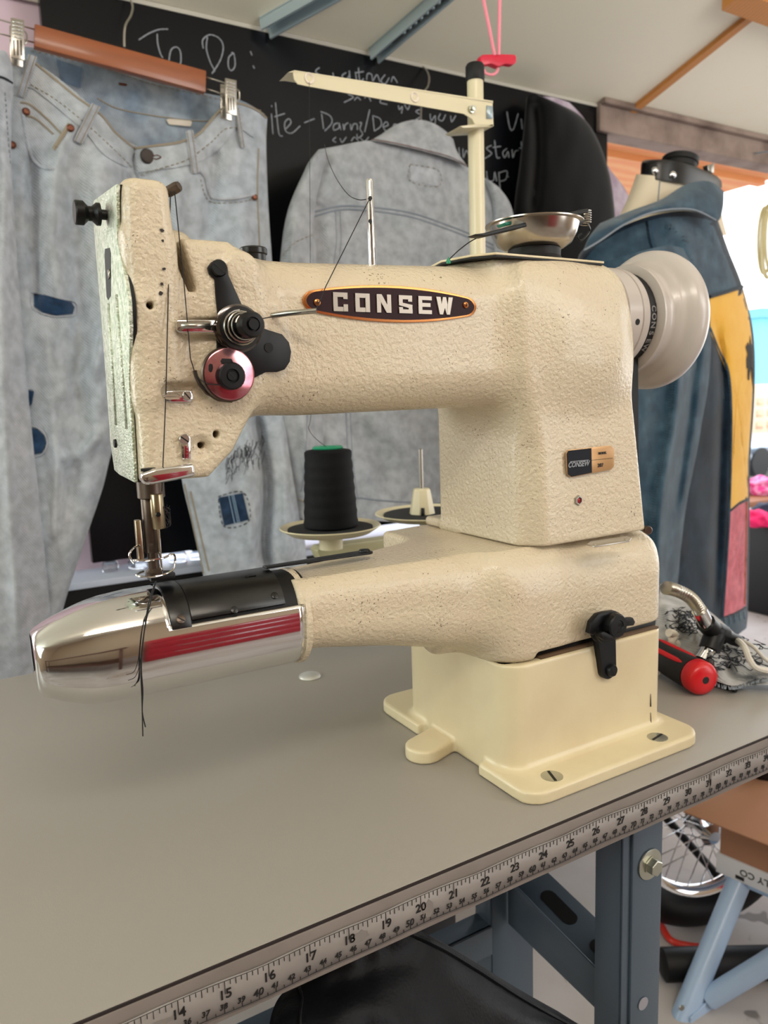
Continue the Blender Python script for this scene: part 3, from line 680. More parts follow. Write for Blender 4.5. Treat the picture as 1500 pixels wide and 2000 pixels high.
def shellpart(name, x0, x1, a0, a1, off, th, m, parent, nx=2, na=24):
    mb = MB()
    P = [[cyl_pt(x0+(x1-x0)*i/nx, math.radians(a0+(a1-a0)*k/na), off) for k in range(na+1)] for i in range(nx+1)]
    Q = [[cyl_pt(x0+(x1-x0)*i/nx, math.radians(a0+(a1-a0)*k/na), off-th) for k in range(na+1)] for i in range(nx+1)]
    vs = [p for r_ in P for p in r_]+[p for r_ in Q for p in r_]; n = na+1; o = (nx+1)*n; fs = []
    for i in range(nx):
        for k in range(na):
            fs += [(i*n+k, i*n+k+1, (i+1)*n+k+1, (i+1)*n+k), (o+i*n+k, o+(i+1)*n+k, o+(i+1)*n+k+1, o+i*n+k+1)]
        fs += [(i*n, (i+1)*n, o+(i+1)*n, o+i*n), (i*n+na, o+i*n+na, o+(i+1)*n+na, (i+1)*n+na)]
    for k in range(na): fs += [(k, o+k, o+k+1, k+1), (nx*n+k, nx*n+k+1, o+nx*n+k+1, o+nx*n+k)]
    mb.add(vs, fs); return mb.build(name, m, parent, bevel=0.0003)
np_ = shellpart('needle_plate', 0.1035, 0.1155, 17, 150, 0.0008, 0.003, M_blackp, sm)
tc_ = shellpart('top_cover', 0.1160, 0.1770, 24, 156, 0.0006, 0.003, M_blackp, sm)
shellpart('cover_seam', 0.1155, 0.1161, 18, 150, 0.0003, 0.002, M_dark, sm)
shellpart('inner_sleeve', 0.100, 0.196, 0, 359, -0.0025, 0.002, M_dark, sm, na=48)
for x, a in ((0.1095, 27), ):
    p = cyl_pt(x, math.radians(a), 0.0008); nn = (p-Vector((x, CY, CZ))).normalized(); slot_screw(p, nn, 0.0027, np_, M_rust, 0.0005, 0.9)
for x, a in ((0.143, 27), (0.171, 36)):
    p = cyl_pt(x, math.radians(a), 0.0006); nn = (p-Vector((x, CY, CZ))).normalized(); slot_screw(p, nn, 0.0024, tc_, M_blackp, 0.0004, -0.6)
p = cyl_pt(0.1585, math.radians(74), 0.0007); MB().lathe([(0.0012, 0), (0.0012, 0.0002)], p, (0, -0.3, 1), 12).build('oil_hole', M_dark, tc_)
p = cyl_pt(0.162, math.radians(74), 0.0007); MB().box((p.x-0.002, p.y-0.0005, p.z), (p.x+0.003, p.y+0.0004, p.z+0.0003)).build('oil_hole', M_dark, tc_)
# rounded cream flange where the cover meets the arm
MB().lathe([(0.0318, 0), (0.0330, 0.001), (0.0330, 0.0045), (0.0300, 0.006)], (0.1895, CY, CZ-0.001), (1, 0, 0), 48).build('arm_flange', M_cream, bed)
# flat black spring lying on the arm
s0 = Vector((0.174, 0.098, 0.1905)); s1 = at(712, 1081, y=0.110)
mb = MB(); strap_pts = []
d = (s1-s0).normalized(); sd = d.cross(Vector((0, 0, 1))).normalized(); up = sd.cross(d)
P = [s0+sd*0.0030, s0-sd*0.0030]+[s1+d*0.0062*math.sin(t)-sd*0.0062*math.cos(t) for t in [k*PI/10 for k in range(11)]]
mb.prism(P, up*0.0014); spg = mb.build('flat_spring', M_blackm, sm, bevel=0.0003)
slot_screw(s1+up*0.0014, up, 0.0042, spg, M_blackm, 0.0016, 0.3)

# face plate
fp_front = [(235, 360), (236, 470), (252, 545), (259, 590), (261, 640), (259, 740), (262, 800), (268, 905), (270, 942)]
yz = [at(px, py, x=0.0935) for px, py in fp_front]
yzb = [at(px, py, x=0.0935) for px, py in [(240, 927), (230, 918), (222, 862), (215, 760), (203, 600), (192, 470), (188, 410), (190, 392)]]
outl = [Vector((0.0935, p.y, p.z)) for p in yz+yzb]
fpl = MB().prism(outl, (-0.0022, 0, 0)).build('face_plate', mat('brushed_plate', (214, 218, 204), rough=0.32, metal=0.95, bump=(700, 1.0, 4, 0.0012), var=(300, 0.8, (150, 166, 140))), sm, bevel=0.0005)
MB().prism([p+Vector((0.0018, 0, 0)) for p in outl], (-0.0018, 0, 0)).build('plate_gasket', M_dark, sm)
def on_fp(px, py, off=0.0914): return at(px, py, x=off)
MB().prism([on_fp(*p) for p in ((206, 486), (215, 484), (217, 495), (217, 578), (212, 586), (209, 580), (205, 500))], (-0.0003, 0, 0)).build('plate_slot', M_dark, fpl)
mb = MB(); mb.prism([on_fp(*p, 0.0911) for p in ((211, 528), (215, 526), (216, 540), (213, 546))], (-0.0006, 0, 0)); mb.build('lever_end', M_steel, fpl)
for a, b in (((213, 592), (228, 830)), ((229, 575), (249, 838))):
    pa, pb_ = on_fp(*a), on_fp(*b); MB().tube([pa, pb_], 0.0013, 8).build('pressed_rib', mat('brushed_plate', (214, 218, 204)), fpl)
q = on_fp(208, 420)
MB().lathe([(0.0028, 0), (0.0028, 0.003), (0.0062, 0.0036), (0.0062, 0.0055), (0.0040, 0.008), (0.0040, 0.010), (0.0066, 0.0125), (0.0066, 0.0165), (0.0060, 0.0172), (0.0001, 0.0172)], q, (-1, 0, 0), 24).build('thumb_screw', M_blackm, fpl)
q = on_fp(227, 866); MB().lathe([(0.0028, 0), (0.0026, 0.0014), (0.0001, 0.0015)], q, (-1, 0, 0), 16).build('screw', M_dark, fpl)

# take-up lever
p0 = at(334, 372, y=0.078); 
tk_ = MB(); tk_.tube([(0.1215, 0.085, 0.385), (0.1195, 0.083, 0.410), (p0.x-0.003, 0.08, p0.z-0.002)], [0.0022, 0.0020, 0.0018], 8)
tkl = tk_.build('take_up_lever', M_rust, sm)
MB().lathe([(0.0026, -0.003), (0.0032, -0.0015), (0.0032, 0.0045), (0.0026, 0.006)], p0, (0.6, -0.7, 0.3), 8).build('thread_eye', M_rust, tkl)

# tension bracket
brk = crop([(768, 575), (790, 545), (825, 530), (862, 543), (886, 575), (890, 620), (935, 720), (985, 830), (1060, 920), (1130, 945), (1205, 968), (1245, 1015), (1258, 1070), (1250, 1130), (1220, 1175), (1175, 1190), (1110, 1190), (1060, 1215), (1010, 1240), (860, 1230), (825, 1150), (822, 1080), (825, 830), (815, 740), (810, 645), (778, 615)], 0.0615)
tbk = MB().prism(brk, (0, 0.0025, 0)).build('tension_bracket', M_blackm, sm, bevel=0.0005)
slot_screw(at(427, 524, y=0.0615), (0, -1, 0), 0.0048, tbk, M_blackm, 0.0022, 0.9)
q = at(525, 679, y=0.0613); MB().lathe([(0.0028, 0), (0.0028, 0.0003)], q, (0, -1, 0), 16).build('bracket_hole', M_dark, tbk)
q = at(461, 643, y=0.0615)
d1 = MB().lathe([(0.0050, 0), (0.0125, 0.0005), (0.0138, 0.0015), (0.0138, 0.0022), (0.0120, 0.003), (0.0120, 0.0042), (0.0136, 0.0052), (0.0136, 0.0060), (0.0118, 0.0068), (0.006, 0.0070), (0.006, 0.0075)], q, (0, -1, 0), 40).build('tension_disc', mat('dark_chrome', (96, 92, 90), rough=0.15, metal=1.0), tbk)
MB().lathe([(0.0006, 0), (0.0121, 0.0001), (0.0122, 0.0008), (0.0006, 0.0009)], q+Vector((0, -0.0066, 0)), (0, -1, 0), 40).build('disc_face', M_blackp, d1)
def coil(c, ax, r0, r1, length, turns, wire, n=20):
    ax = Vector(ax).normalized(); a = Vector((0, 0, 1)) if abs(ax.z) < 0.9 else Vector((1, 0, 0)); e1 = (a-ax*a.dot(ax)).normalized(); e2 = ax.cross(e1); P = []
    N_ = int(turns*n)
    for k in range(N_+1):
        t = k/N_; r = r0+(r1-r0)*t; th = 2*PI*turns*t; P.append(Vector(c)+ax*length*t+(e1*math.cos(th)+e2*math.sin(th))*r)
    return MB().tube(P, wire, 6)
coil(q+Vector((0, -0.0078, 0)), (0, -1, 0), 0.0100, 0.0062, 0.009, 3.2, 0.0006).build('tension_spring', M_steel, d1)
MB().lathe([(0.0048, 0.0), (0.0048, 0.012), (0.0068, 0.013), (0.0072, 0.014), (0.0072, 0.020), (0.0064, 0.0212), (0.0040, 0.0214), (0.0038, 0.020), (0.0001, 0.020)], q+Vector((0, -0.007, 0)), (0, -1, 0), 18).build('tension_knob', M_blackm, d1, sharp=0.4)
MB().tube([q+Vector((0, -0.024, 0)), q+Vector((0, -0.0295, 0))], 0.0030, 12).build('tension_stud', M_blackm, d1)
q = at(448, 731, y=0.0560)
d2 = MB().lathe([(0.010, 0), (0.0150, 0.0004), (0.0158, 0.0012), (0.0150, 0.0022), (0.0001, 0.0024)], q+Vector((0, 0.004, 0)), (0, -1, 0), 44).build('pre_tension_disc', M_rust, tbk)
sub(MB().lathe([(0.0140, 0), (0.0148, 0.0006), (0.0148, 0.0014), (0.0140, 0.0018), (0.0001, 0.0018)], q+Vector((0, 0.0005, 0)), (0, -1, 0), 44).build('disc_plate', mat('pink_chrome', (206, 150, 158), rough=0.16, metal=0.9, var=(60, 1.0, (176, 96, 108))), d2), 'pinkish worn chrome disc')
for pts in ([(842, 1125), (850, 1110), (905, 1112), (915, 1130), (905, 1145), (880, 1148), (850, 1143)], [(772, 1150), (780, 1140), (795, 1145), (798, 1165), (792, 1188), (780, 1192), (772, 1180)]):
    MB().prism(crop(pts, q.y-0.0015), (0, -0.0002, 0)).build('disc_slot', M_dark, d2)
kq = at(447, 735, y=q.y-0.0015)
MB().lathe([(0.0078, 0), (0.0080, 0.002), (0.0078, 0.006), (0.0070, 0.0066), (0.0040, 0.0067), (0.0036, 0.0056), (0.0001, 0.0056)], kq, (0, -1, 0), 20).build('tension_knob', M_blackm, d2, sharp=0.4)
slot_screw(kq+Vector((0, -0.0056, 0)), (0, -1, 0), 0.0030, d2, M_blackm, 0.0008, 0.7)
# bent guide behind the lower disc
MB().tube(crop([(690, 1180), (700, 1215), (720, 1260), (760, 1310), (830, 1350), (910, 1358)], 0.064), 0.0012, 6).build('check_spring', M_rust, tbk)

# chrome finger loop left of the tension discs
gx = [at(150+a/3, 330+b/3, y=0.0620) for a, b in ((572, 905), (580, 888), (800, 888), (818, 900), (818, 950), (800, 962), (590, 962), (574, 945))]
gl = MB().prism(gx, (0, -0.004, 0)).build('slack_guide', M_chrome, sm, bevel=0.0006)
gx = [at(150+a/3, 330+b/3, y=0.0576) for a, b in ((610, 900), (780, 900), (786, 934), (612, 936))]
MB().prism(gx, (0, -0.0004, 0)).build('guide_window', M_steel, gl)
# small plate with hook
pl = crop([(515, 1318), (525, 1300), (660, 1297), (675, 1312), (678, 1350), (660, 1368), (530, 1368), (515, 1352)], 0.0645)
tg = MB().prism(pl, (0, -0.0016, 0)).build('thread_guide', M_chrome, sm, bevel=0.0005)
slot_screw(at(365, 773, y=0.0628), (0, -1, 0), 0.0026, tg, M_steel, 0.0008, 0.7)
MB().tube(crop([(600, 1335), (585, 1325), (530, 1326), (506, 1330), (515, 1340), (560, 1340), (600, 1338)], 0.060), 0.0010, 6).build('hook_wire', M_chrome, tg)
# bracket above the needle bar
pl = crop([(600, 1570), (615, 1555), (645, 1555), (662, 1570), (665, 1700), (612, 1700)], 0.0650)
lb = MB().prism(pl, (0, -0.0018, 0)).build('lower_bracket', M_chrome, sm, bevel=0.0005)
slot_screw(at(360, 858, y=0.0632), (0, -1, 0), 0.0030, lb, M_steel, 0.0008, 0.9)
# horizontal chrome bar guide: flat ring end at the left, bar going right
mb = MB(); A = [at(*p, y=0.0565) for p in ((275, 925), (300, 916), (380, 905), (384, 930), (300, 947), (280, 947))]
mb.prism(A, (0, 0.006, 0)); gb = mb.build('guide_bar', M_chrome, sm, bevel=0.0018, seg=3)
q = at(290, 921, y=0.0600)
MB().prism([q+Vector((0.0042*math.cos(a), 0.0015*math.sin(a), 0.0004+0.0003*math.sin(a))) for a in [k*PI/8 for k in range(16)]], (0, 0, 0.0014)).build('bar_opening', M_dark, gb)

# needle bar, presser bar and foot
NY = 0.098
def vbar(name, px, w0, z0, z1, m, y=NY, n=20, parent=sm):
    x = at(px, 1000, y=y).x
    return MB().lathe([(w0*0.9, 0), (w0, 0.0006), (w0, z1-z0-0.0006), (w0*0.9, z1-z0)], (x, y, z0), (0, 0, 1), n).build(name, m, parent)
zz = lambda py, y=NY: at(300, py, y=y).z
vbar('bar_bushing', 298, 0.0082, zz(972), zz(925), M_rust)
pb0 = vbar('presser_bar', 291, 0.0044, zz(1078), zz(960), M_rust)
nb = vbar('needle_bar', 308, 0.0040, zz(1030), zz(962), mat('worn_nickel', (160, 146, 122), rough=0.28, metal=1.0), y=0.091)
xq = at(309, 1005, y=0.087); MB().lathe([(0.0016, 0), (0.0014, 0.0010), (0.0001, 0.0010)], (xq.x, 0.0872, xq.z), (0, -1, 0), 12).build('clamp_screw', M_blackm, nb)
nx = at(311, 1060, y=0.091).x
MB().tube([(nx, 0.091, zz(1030, 0.091)), (nx, 0.091, zz(1075, 0.091)), (nx+0.0004, 0.091, zz(1128, 0.091))], [0.0011, 0.0009, 0.0004], 8).build('needle', M_chrome, nb)
x9 = at(284, 1050, y=0.098).x
MB().box((x9-0.0055, 0.096, zz(1092)), (x9-0.002, 0.101, zz(1012))).build('presser_guide', mat('worn_nickel', (160, 146, 122)), sm, bevel=0.0006)
mb = MB(); zf = zz(1128); xf = at(300, 1100, y=NY).x
mb.lathe([(0.0040, 0), (0.0052, 0.001), (0.0052, 0.004), (0.0034, 0.006), (0.0034, zz(1076)-zf)], (xf, NY, zf), (0, 0, 1), 16)
ft = mb.build('presser_foot', M_rust, sm)
MB().prism([Vector((xf+a, NY+b, zf-0.001)) for a, b in ((-0.004, -0.007), (0.010, -0.007), (0.012, -0.003), (0.012, 0.005), (0.008, 0.008), (-0.004, 0.008))], (0, 0, 0.003)).build('foot_sole', M_blackm, ft, bevel=0.0006)
gw = [(262, 1100), (253, 1086), (258, 1074), (272, 1066), (276, 1090), (262, 1094), (290, 1094), (318, 1090), (338, 1082), (342, 1094), (338, 1112), (318, 1123), (290, 1127), (266, 1123), (280, 1116)]
ys = [0.088, 0.088, 0.09, 0.096, 0.1, 0.086, 0.083, 0.083, 0.088, 0.094, 0.090, 0.084, 0.083, 0.088, 0.096]
MB().tube(catmull([at(px, py, y=yy) for (px, py), yy in zip(gw, ys)], 6), 0.00065, 8).build('finger_guard', M_chrome, sm)
# fluff of lint round the clamp
rg = random.Random(5); mb = MB()
for k in range(9):
    P = [at(322+rg.uniform(-6, 12), 1000+rg.uniform(-14, 30), y=0.09+rg.uniform(-0.003, 0.003)) for _ in range(4)]
    mb.tube(catmull(P, 4), 0.00018, 4)
mb.build('lint', mat('grey_lint', (60, 56, 58), rough=1.0), nb)

# name plate on the arm
c0 = at(593, 592, y=AF-0.002); c1 = at(931, 597, y=AF-0.002); cx = (c0.x+c1.x)/2; zc = (at(762, 558, y=AF).z+at(762, 630, y=AF).z)/2; hw = (c1.x-c0.x)/2; hh = (at(762, 558, y=AF).z-at(762, 630, y=AF).z)/2
def lens(hw, hh, y, n=48):
    P = []
    for sgn in (1, -1):
        for k in range(n+1):
            t = -1+2*k/n; xx = hw*math.sin(t*PI/2)
            e = hh*(1-0.55*abs(xx/hw)**2.0); end = max(0, 1-((abs(xx)/hw-0.90)/0.10)**2) if abs(xx)/hw > 0.90 else 1
            P.append(Vector((cx+xx*sgn, y, zc+sgn*e*math.sqrt(max(end, 0)))))
    return P
def dedupe(P):
    o = []
    for p in P:
        if not o or (p-o[-1]).length > 1e-5: o.append(p)
    if (o[0]-o[-1]).length < 1e-5: o.pop()
    return o
npl = MB().prism(dedupe(lens(hw, hh, AF+0.001)), (0, -0.0028, 0)).build('name_plate', M_copper, sm, bevel=0.0003)
MB().prism(dedupe(lens(hw-0.0021, hh-0.0017, AF-0.0016)), (0, -0.0004, 0)).build('plate_field', M_maroon, npl)
# block letters built stroke by stroke (x0, z0, x1, z1 boxes or slanted quads in letter units)
LT = {'C': [(0, 0, 1, .24), (0, .76, 1, 1), (0, 0, .3, 1), (.7, 0, 1, .38), (.7, .66, 1, 1)], 'O': [(0, 0, 1, .24), (0, .76, 1, 1), (0, 0, .3, 1), (.7, 0, 1, 1)],
      'N': [(0, 0, .28, 1), (.72, 0, 1, 1), [(0, 1), (.34, 1), (1, 0), (.66, 0)]], 'S': [(0, .78, 1, 1), (0, 0, 1, .22), (0, .55, .28, 1), (.7, .66, 1, 1), (0, 0, .28, .34), (.72, 0, 1, .42), [(0, .62), (0, .44), (.72, .3), (1, .42), (1, .48)]],
      'E': [(0, 0, .28, 1), (0, 0, 1, .22), (0, .78, 1, 1), (0, .4, .9, .62)], 'W': [[(-.12, 1), (.2, 1), (.36, 0), (.12, 0)], [(.36, 0), (.12, 0), (.38, 1), (.62, 1), (.60, .6)], [(.42, .7), (.62, 1), (.88, 0), (.64, 0)], [(.64, 0), (.88, 0), (1.12, 1), (.80, 1)]]}
mb = MB()
for ch, pa, pb_ in zip('CONSEW', (650, 693, 735, 778, 816, 854), (678, 721, 763, 804, 842, 880)):
    xa_, xb_ = at(pa, 590, y=AF-0.002).x, at(pb_, 590, y=AF-0.002).x; z0_, z1_ = zc-hh*0.50, zc+hh*0.48
    for s_ in LT[ch]:
        pts = [(s_[0], s_[1]), (s_[2], s_[1]), (s_[2], s_[3]), (s_[0], s_[3])] if isinstance(s_, tuple) else s_
        mb.prism([Vector((xa_+(xb_-xa_)*a, AF-0.0019, z0_+(z1_-z0_)*b)) for a, b in pts], (0, -0.0008-0.00003*len(mb.f) % 3e-4, 0))
mb.build('raised_letters', M_silver, npl, smooth=False)
for px in (619, 909):
    q = at(px, 591 if px < 700 else 596, y=AF-0.0020)
    o = MB().lathe([(0.0022, 0), (0.0021, 0.0008), (0.0012, 0.0013), (0.0001, 0.0014)], q, (0, -1, 0), 16).build('screw', M_copper, npl)
    mb = MB(); mb.box((q.x-0.0011, q.y-0.0017, q.z-0.0002), (q.x+0.0011, q.y-0.0013, q.z+0.0002)); mb.box((q.x-0.0002, q.y-0.0017, q.z-0.0011), (q.x+0.0002, q.y-0.0013, q.z+0.0011)); mb.build('cross_slot', M_dark, o, smooth=False)

# thread rod sticking out beside the bracket
MB().tube([at(527, 617, y=0.0665), at(560, 612, y=0.056), at(618, 607, y=0.046)], [0.0018, 0.0017, 0.0016], 10).build('thread_rod', M_steel, sm)
# model plate on the column
yc_ = 0.0585
mp = [at(*p, y=yc_) for p in ((1108, 879), (1190, 870), (1198, 877), (1198, 910), (1192, 917), (1114, 932), (1106, 926), (1104, 886))]
mpl = MB().prism(mp, (0, -0.0009, 0)).build('model_plate', mat('bronze_foil', (196, 154, 108), rough=0.35, metal=0.6), sm, bevel=0.0002)
MB().prism([p+Vector((0, -0.0010, 0)) for p in [at(*p, y=yc_) for p in ((1108, 880), (1153, 875), (1154, 923), (1114, 931), (1107, 926), (1105, 886))]], (0, -0.0002, 0)).build('plate_field', mat('navy_field', (12, 15, 26), rough=0.5, spec=0.2), mpl)
ex = (at(1150, 900, y=yc_)-at(1110, 906, y=yc_)).normalized(); ey = Vector((0, 0, 1))
ex = Vector((1, 0, 0)); q = at(1130, 907, y=yc_-0.0014)
mb = text_mesh('CONSEW', 0.0056, q, ex, ey, 0.0002, 0.0001, shear=0.25, xs=0.92)
a = at(1114, 900, y=yc_-0.0014); b = at(1150, 896, y=yc_-0.0014); mb.box((a.x, q.y-0.0001, q.z+0.0024), (b.x, q.y+0.0001, q.z+0.0029)); mb.build('plate_logo', M_chalk, mpl, smooth=False)
mb = text_mesh('MODEL', 0.0026, at(1177, 885, y=yc_-0.0012), ex, ey, 0.0002, 0.0001); text_mesh('207', 0.0042, at(1173, 909, y=yc_-0.0012), ex, ey, 0.0002, 0.00005, mb)
a = at(1155, 899, y=yc_-0.0011); b = at(1197, 894, y=yc_-0.0011); mb.box((a.x, a.y-0.0001, a.z-0.0001), (b.x, a.y+0.0001, a.z+0.0002)); mb.build('plate_text', M_ink, mpl, smooth=False)
q = at(1128, 977, y=0.0600)
o = MB().lathe([(0.0042, 0), (0.0042, 0.0012), (0.0034, 0.0022), (0.0028, 0.0022), (0.0026, 0.0008), (0.0001, 0.0006)], q, (0, -1, 0), 6).build('oil_sight', M_steel, sm, sharp=0.4)
MB().lathe([(0.0025, 0.0006), (0.0018, 0.0014), (0.0001, 0.0017)], q, (0, -1, 0), 16).build('red_glass', mat('ruby_glass', (150, 16, 22), rough=0.1), o)
q = at(1068, 716, y=0.0585); MB().lathe([(0.0013, 0), (0.0012, 0.0006), (0.0001, 0.0006)], q, (0, -1, 0), 12).build('small_pin', M_dark, sm)
q = at(1264, 1035, y=0.0600); MB().lathe([(0.0032, -0.004), (0.0036, 0), (0.0036, 0.0022), (0.0030, 0.003), (0.0001, 0.003)], q, (-0.45, -1, 0), 18).build('hinge_pin', M_rust, sm)
# small serial tag on the ledge
tagp = [at(*p, z=0.1840) for p in ((1135, 1063), (1142, 1057), (1212, 1047), (1222, 1050), (1218, 1056), (1150, 1067))]
st_ = MB().prism([p+Vector((0, -0.006, 0)) for p in tagp], (0, 0, 0.0009)).build('serial_tag', M_steel, sm, bevel=0.0002)
for px, py in ((1150, 1062), (1210, 1052)):
    MB().lathe([(0.0014, 0), (0.001, 0.0006), (0.0001, 0.0008)], at(px, py, z=0.1848)+Vector((0, -0.006, 0)), (0, 0, 1), 10).build('rivet', M_steel, st_)
# top lid of the arm and oil knob
lidp = [(0.348, 0.0665), (0.4545, 0.0665), (0.4615, 0.172), (0.345, 0.172), (0.328, 0.106), (0.336, 0.080)]
ld = MB().prism([(a, b, 0.3978) for a, b in lidp], (0, 0, 0.0017)).build('top_lid', M_cream2, sm, bevel=0.0005)
MB().prism([(a+(0.40-a)*0.01, b+(0.11-b)*0.01, 0.3966) for a, b in lidp], (0, 0, 0.0013)).build('lid_gasket', M_dark, sm)
MB().lathe([(0.0085, -0.012), (0.0085, 0.0), (0.0095, 0.0008), (0.0095, 0.004), (0.0085, 0.005), (0.0001, 0.0052)], at(495, 499, y=0.135), (0, 0, 1), 28).build('oil_cap', M_blackp, sm)
# pin on top of the arm
pz = at(722, 349, y=0.105); pzb = 0.392
pin = MB().lathe([(0.0026, 0), (0.0026, pz.z-pzb-0.002), (0.0020, pz.z-pzb-0.0005), (0.0001, pz.z-pzb)], (at(724, 430, y=0.105).x, 0.105, pzb), (0, 0, 1), 18).build('thread_pin', M_chrome, sm)
for py in (387, 432):
    q = at(723, py, y=0.1024); MB().lathe([(0.0014, -0.0002), (0.0014, 0.0004)], q, (0, -1, 0), 14).build('pin_hole', M_dark, pin)

# hand wheel: collars, belt groove and dished rim
WY, WZ = 0.118, 0.3615
hw_ = MB().lathe([(0.0001, 0.5750), (0.030, 0.5750), (0.048, 0.5745), (0.0575, 0.5735), (0.0603, 0.5715), (0.0615, 0.5670), (0.0612, 0.5610), (0.0596, 0.5575), (0.0562, 0.5540), (0.0535, 0.5520), (0.0508, 0.5490), (0.0500, 0.5458), (0.0474, 0.5442), (0.0460, 0.5405), (0.0464, 0.5365), (0.0480, 0.5335), (0.0474, 0.5310), (0.0435, 0.5300), (0.0360, 0.5280), (0.0001, 0.5280)], (0, WY, WZ), (1, 0, 0), 96).build('hand_wheel', M_grey, sm, sharp=0.9)
MB().lathe([(0.0001, 0.5281), (0.0365, 0.5279), (0.0365, 0.5210), (0.0400, 0.5190), (0.0430, 0.5178), (0.0437, 0.5160), (0.0437, 0.5100), (0.0427, 0.5094), (0.0427, 0.5086), (0.0437, 0.5080), (0.0437, 0.4930), (0.0425, 0.4920), (0.0425, 0.4905), (0.0437, 0.4895), (0.0437, 0.4860), (0.0425, 0.4850), (0.0001, 0.4850)], (0, WY, WZ), (1, 0, 0), 96).build('wheel_collar', M_grey, hw_, sharp=0.6)
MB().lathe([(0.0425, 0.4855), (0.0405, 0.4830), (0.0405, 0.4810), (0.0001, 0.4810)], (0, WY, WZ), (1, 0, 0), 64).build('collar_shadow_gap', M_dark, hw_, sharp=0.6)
for ang, xx, rr in ((-8, 0.5020, 0.0026), (38, 0.478, 0.0)):
    if rr:
        a_ = math.radians(ang); q = Vector((xx, WY-0.0434*math.cos(a_), WZ+0.0434*math.sin(a_)))
        MB().lathe([(rr, -0.0002), (rr, 0.0005)], q, (0, -math.cos(a_), math.sin(a_)), 16).build('set_screw_hole', M_dark, hw_)
# screw in the casting next to the wheel
q = at(1235, 614, y=0.0800)
MB().lathe([(0.0060, -0.003), (0.0062, 0.0016), (0.0001, 0.0018)], q, (0.55, -0.83, 0), 20).build('bearing_screw', M_dark, sm)
# drive belt leaving the groove downwards
P = []
xb0 = 0.5242
for k in range(22):
    a_ = math.radians(110-k*170/21); P.append(Vector((xb0, WY-0.0388*math.cos(a_), WZ+0.0388*math.sin(a_))))
last = P[-1]; 
for k in range(1, 14): P.append(last+Vector((-0.0010*k/13, -0.004*k/13, -0.125*k/13)))
mb = MB(); wv_ = 0.0042
for i in range(len(P)-1):
    pass
vs = []
for i, p in enumerate(P):
    t = (P[min(i+1, len(P)-1)]-P[max(i-1, 0)]).normalized(); o_ = t.cross(Vector((1, 0, 0))).normalized()
    if o_.dot(p-Vector((xb0, WY, WZ))) < 0: o_ = -o_
    vs += [p+Vector((-wv_, 0, 0))+o_*0.002, p+Vector((wv_, 0, 0))+o_*0.002, p+Vector((wv_*0.7, 0, 0))-o_*0.002, p+Vector((-wv_*0.7, 0, 0))-o_*0.002]
fs = [(0, 1, 2, 3), tuple(range(len(vs)-4, len(vs)))[::-1]]
for i in range(len(P)-1):
    for k in range(4): fs.append((i*4+k, i*4+(k+1) % 4, i*4+4+(k+1) % 4, i*4+4+k))
mb.add(vs, fs); belt = mb.build('drive_belt', M_dark, sm, sharp=0.8)
mb = MB(); chars = 'CONSEW  CONSEW'
for i, chh in enumerate('CONSEW'):
    a_ = math.radians(8-i*9.5); q = Vector((xb0, WY-0.0411*math.cos(a_), WZ+0.0411*math.sin(a_)))
    text_mesh(chh, 0.0075, q, (0, -math.sin(a_), -math.cos(a_)), (1, 0, 0), 0.0002, 0.0002, mb)
mb.build('belt_lettering', mat('grey_print', (120, 118, 116), rough=0.7), belt, smooth=False)
# chips and oil stains in the enamel
mb = MB(); rg = random.Random(11)
def blob(mb, px, py, y, r, ax=(0, -1, 0), n=9):
    q = at(px, py, y=y); P = [q+Vector((math.cos(k*2*PI/n)*r*rg.uniform(.6, 1.2), 0, math.sin(k*2*PI/n)*r*rg.uniform(.6, 1.3))) for k in range(n)]
    mb.prism(P, (0, -0.0002, 0))
for px, py, r in ((316, 555, 0.0010), (314, 572, 0.0014), (320, 525, 0.0009), (316, 450, 0.0012), (318, 470, 0.0008)):
    blob(mb, px, py, 0.0592, r)
mb.build('enamel_chips', M_seam, sm, smooth=False)
mb = MB(); blob(mb, 1098, 1250, 0.0535, 0.0014); blob(mb, 1300, 1222, 0.053, 0.001); mb.build('enamel_chips', M_seam, sm, smooth=False)

# threads running over the machine
M_thr = mat('black_thread', (18, 18, 22), rough=0.8)
def T3(lst): return [at(px, py, y=y) for px, py, y in lst]
th = MB()
th.tube(T3([(333, 374, 0.074), (329, 560, 0.060), (327, 640, 0.058), (324, 772, 0.060), (318, 915, 0.060), (316, 960, 0.072)]), 0.00032, 6)
th.tube(T3([(341, 374, 0.074), (360, 560, 0.060), (372, 700, 0.056), (380, 726, 0.056), (388, 740, 0.055), (405, 750, 0.052), (440, 753, 0.050)]), 0.00032, 6)
th.tube(T3([(380, 726, 0.056), (392, 752, 0.056), (402, 762, 0.056)]), 0.00030, 6)
o = th.build('top_thread', M_thr); tag(o, 'black thread running from the take-up lever down the machine head', 'thread')
th = MB(); th.tube(catmull(T3([(634, 282, 0.40), (640, 310, 0.34), (655, 345, 0.26), (678, 378, 0.18), (700, 390, 0.125), (722, 388, 0.101)]), 6), 0.00032, 6)
th.tube(T3([(722, 388, 0.1015), (636, 560, 0.064), (626, 585, 0.055), (616, 606, 0.046)]), 0.00032, 6)
th.tube(T3([(616, 606, 0.046), (530, 619, 0.058), (498, 625, 0.045)]), 0.0003, 6)
o = th.build('feed_thread', M_thr); tag(o, 'black thread looping from the thread stand through the chrome pin to the tension discs', 'thread')
th = MB(); th.tube(catmull(T3([(305, 1135, 0.074), (296, 1168, 0.070), (285, 1215, 0.066), (277, 1270, 0.066), (275, 1310, 0.068), (277, 1360, 0.068), (279, 1438, 0.068)]), 6), 0.00036, 6)
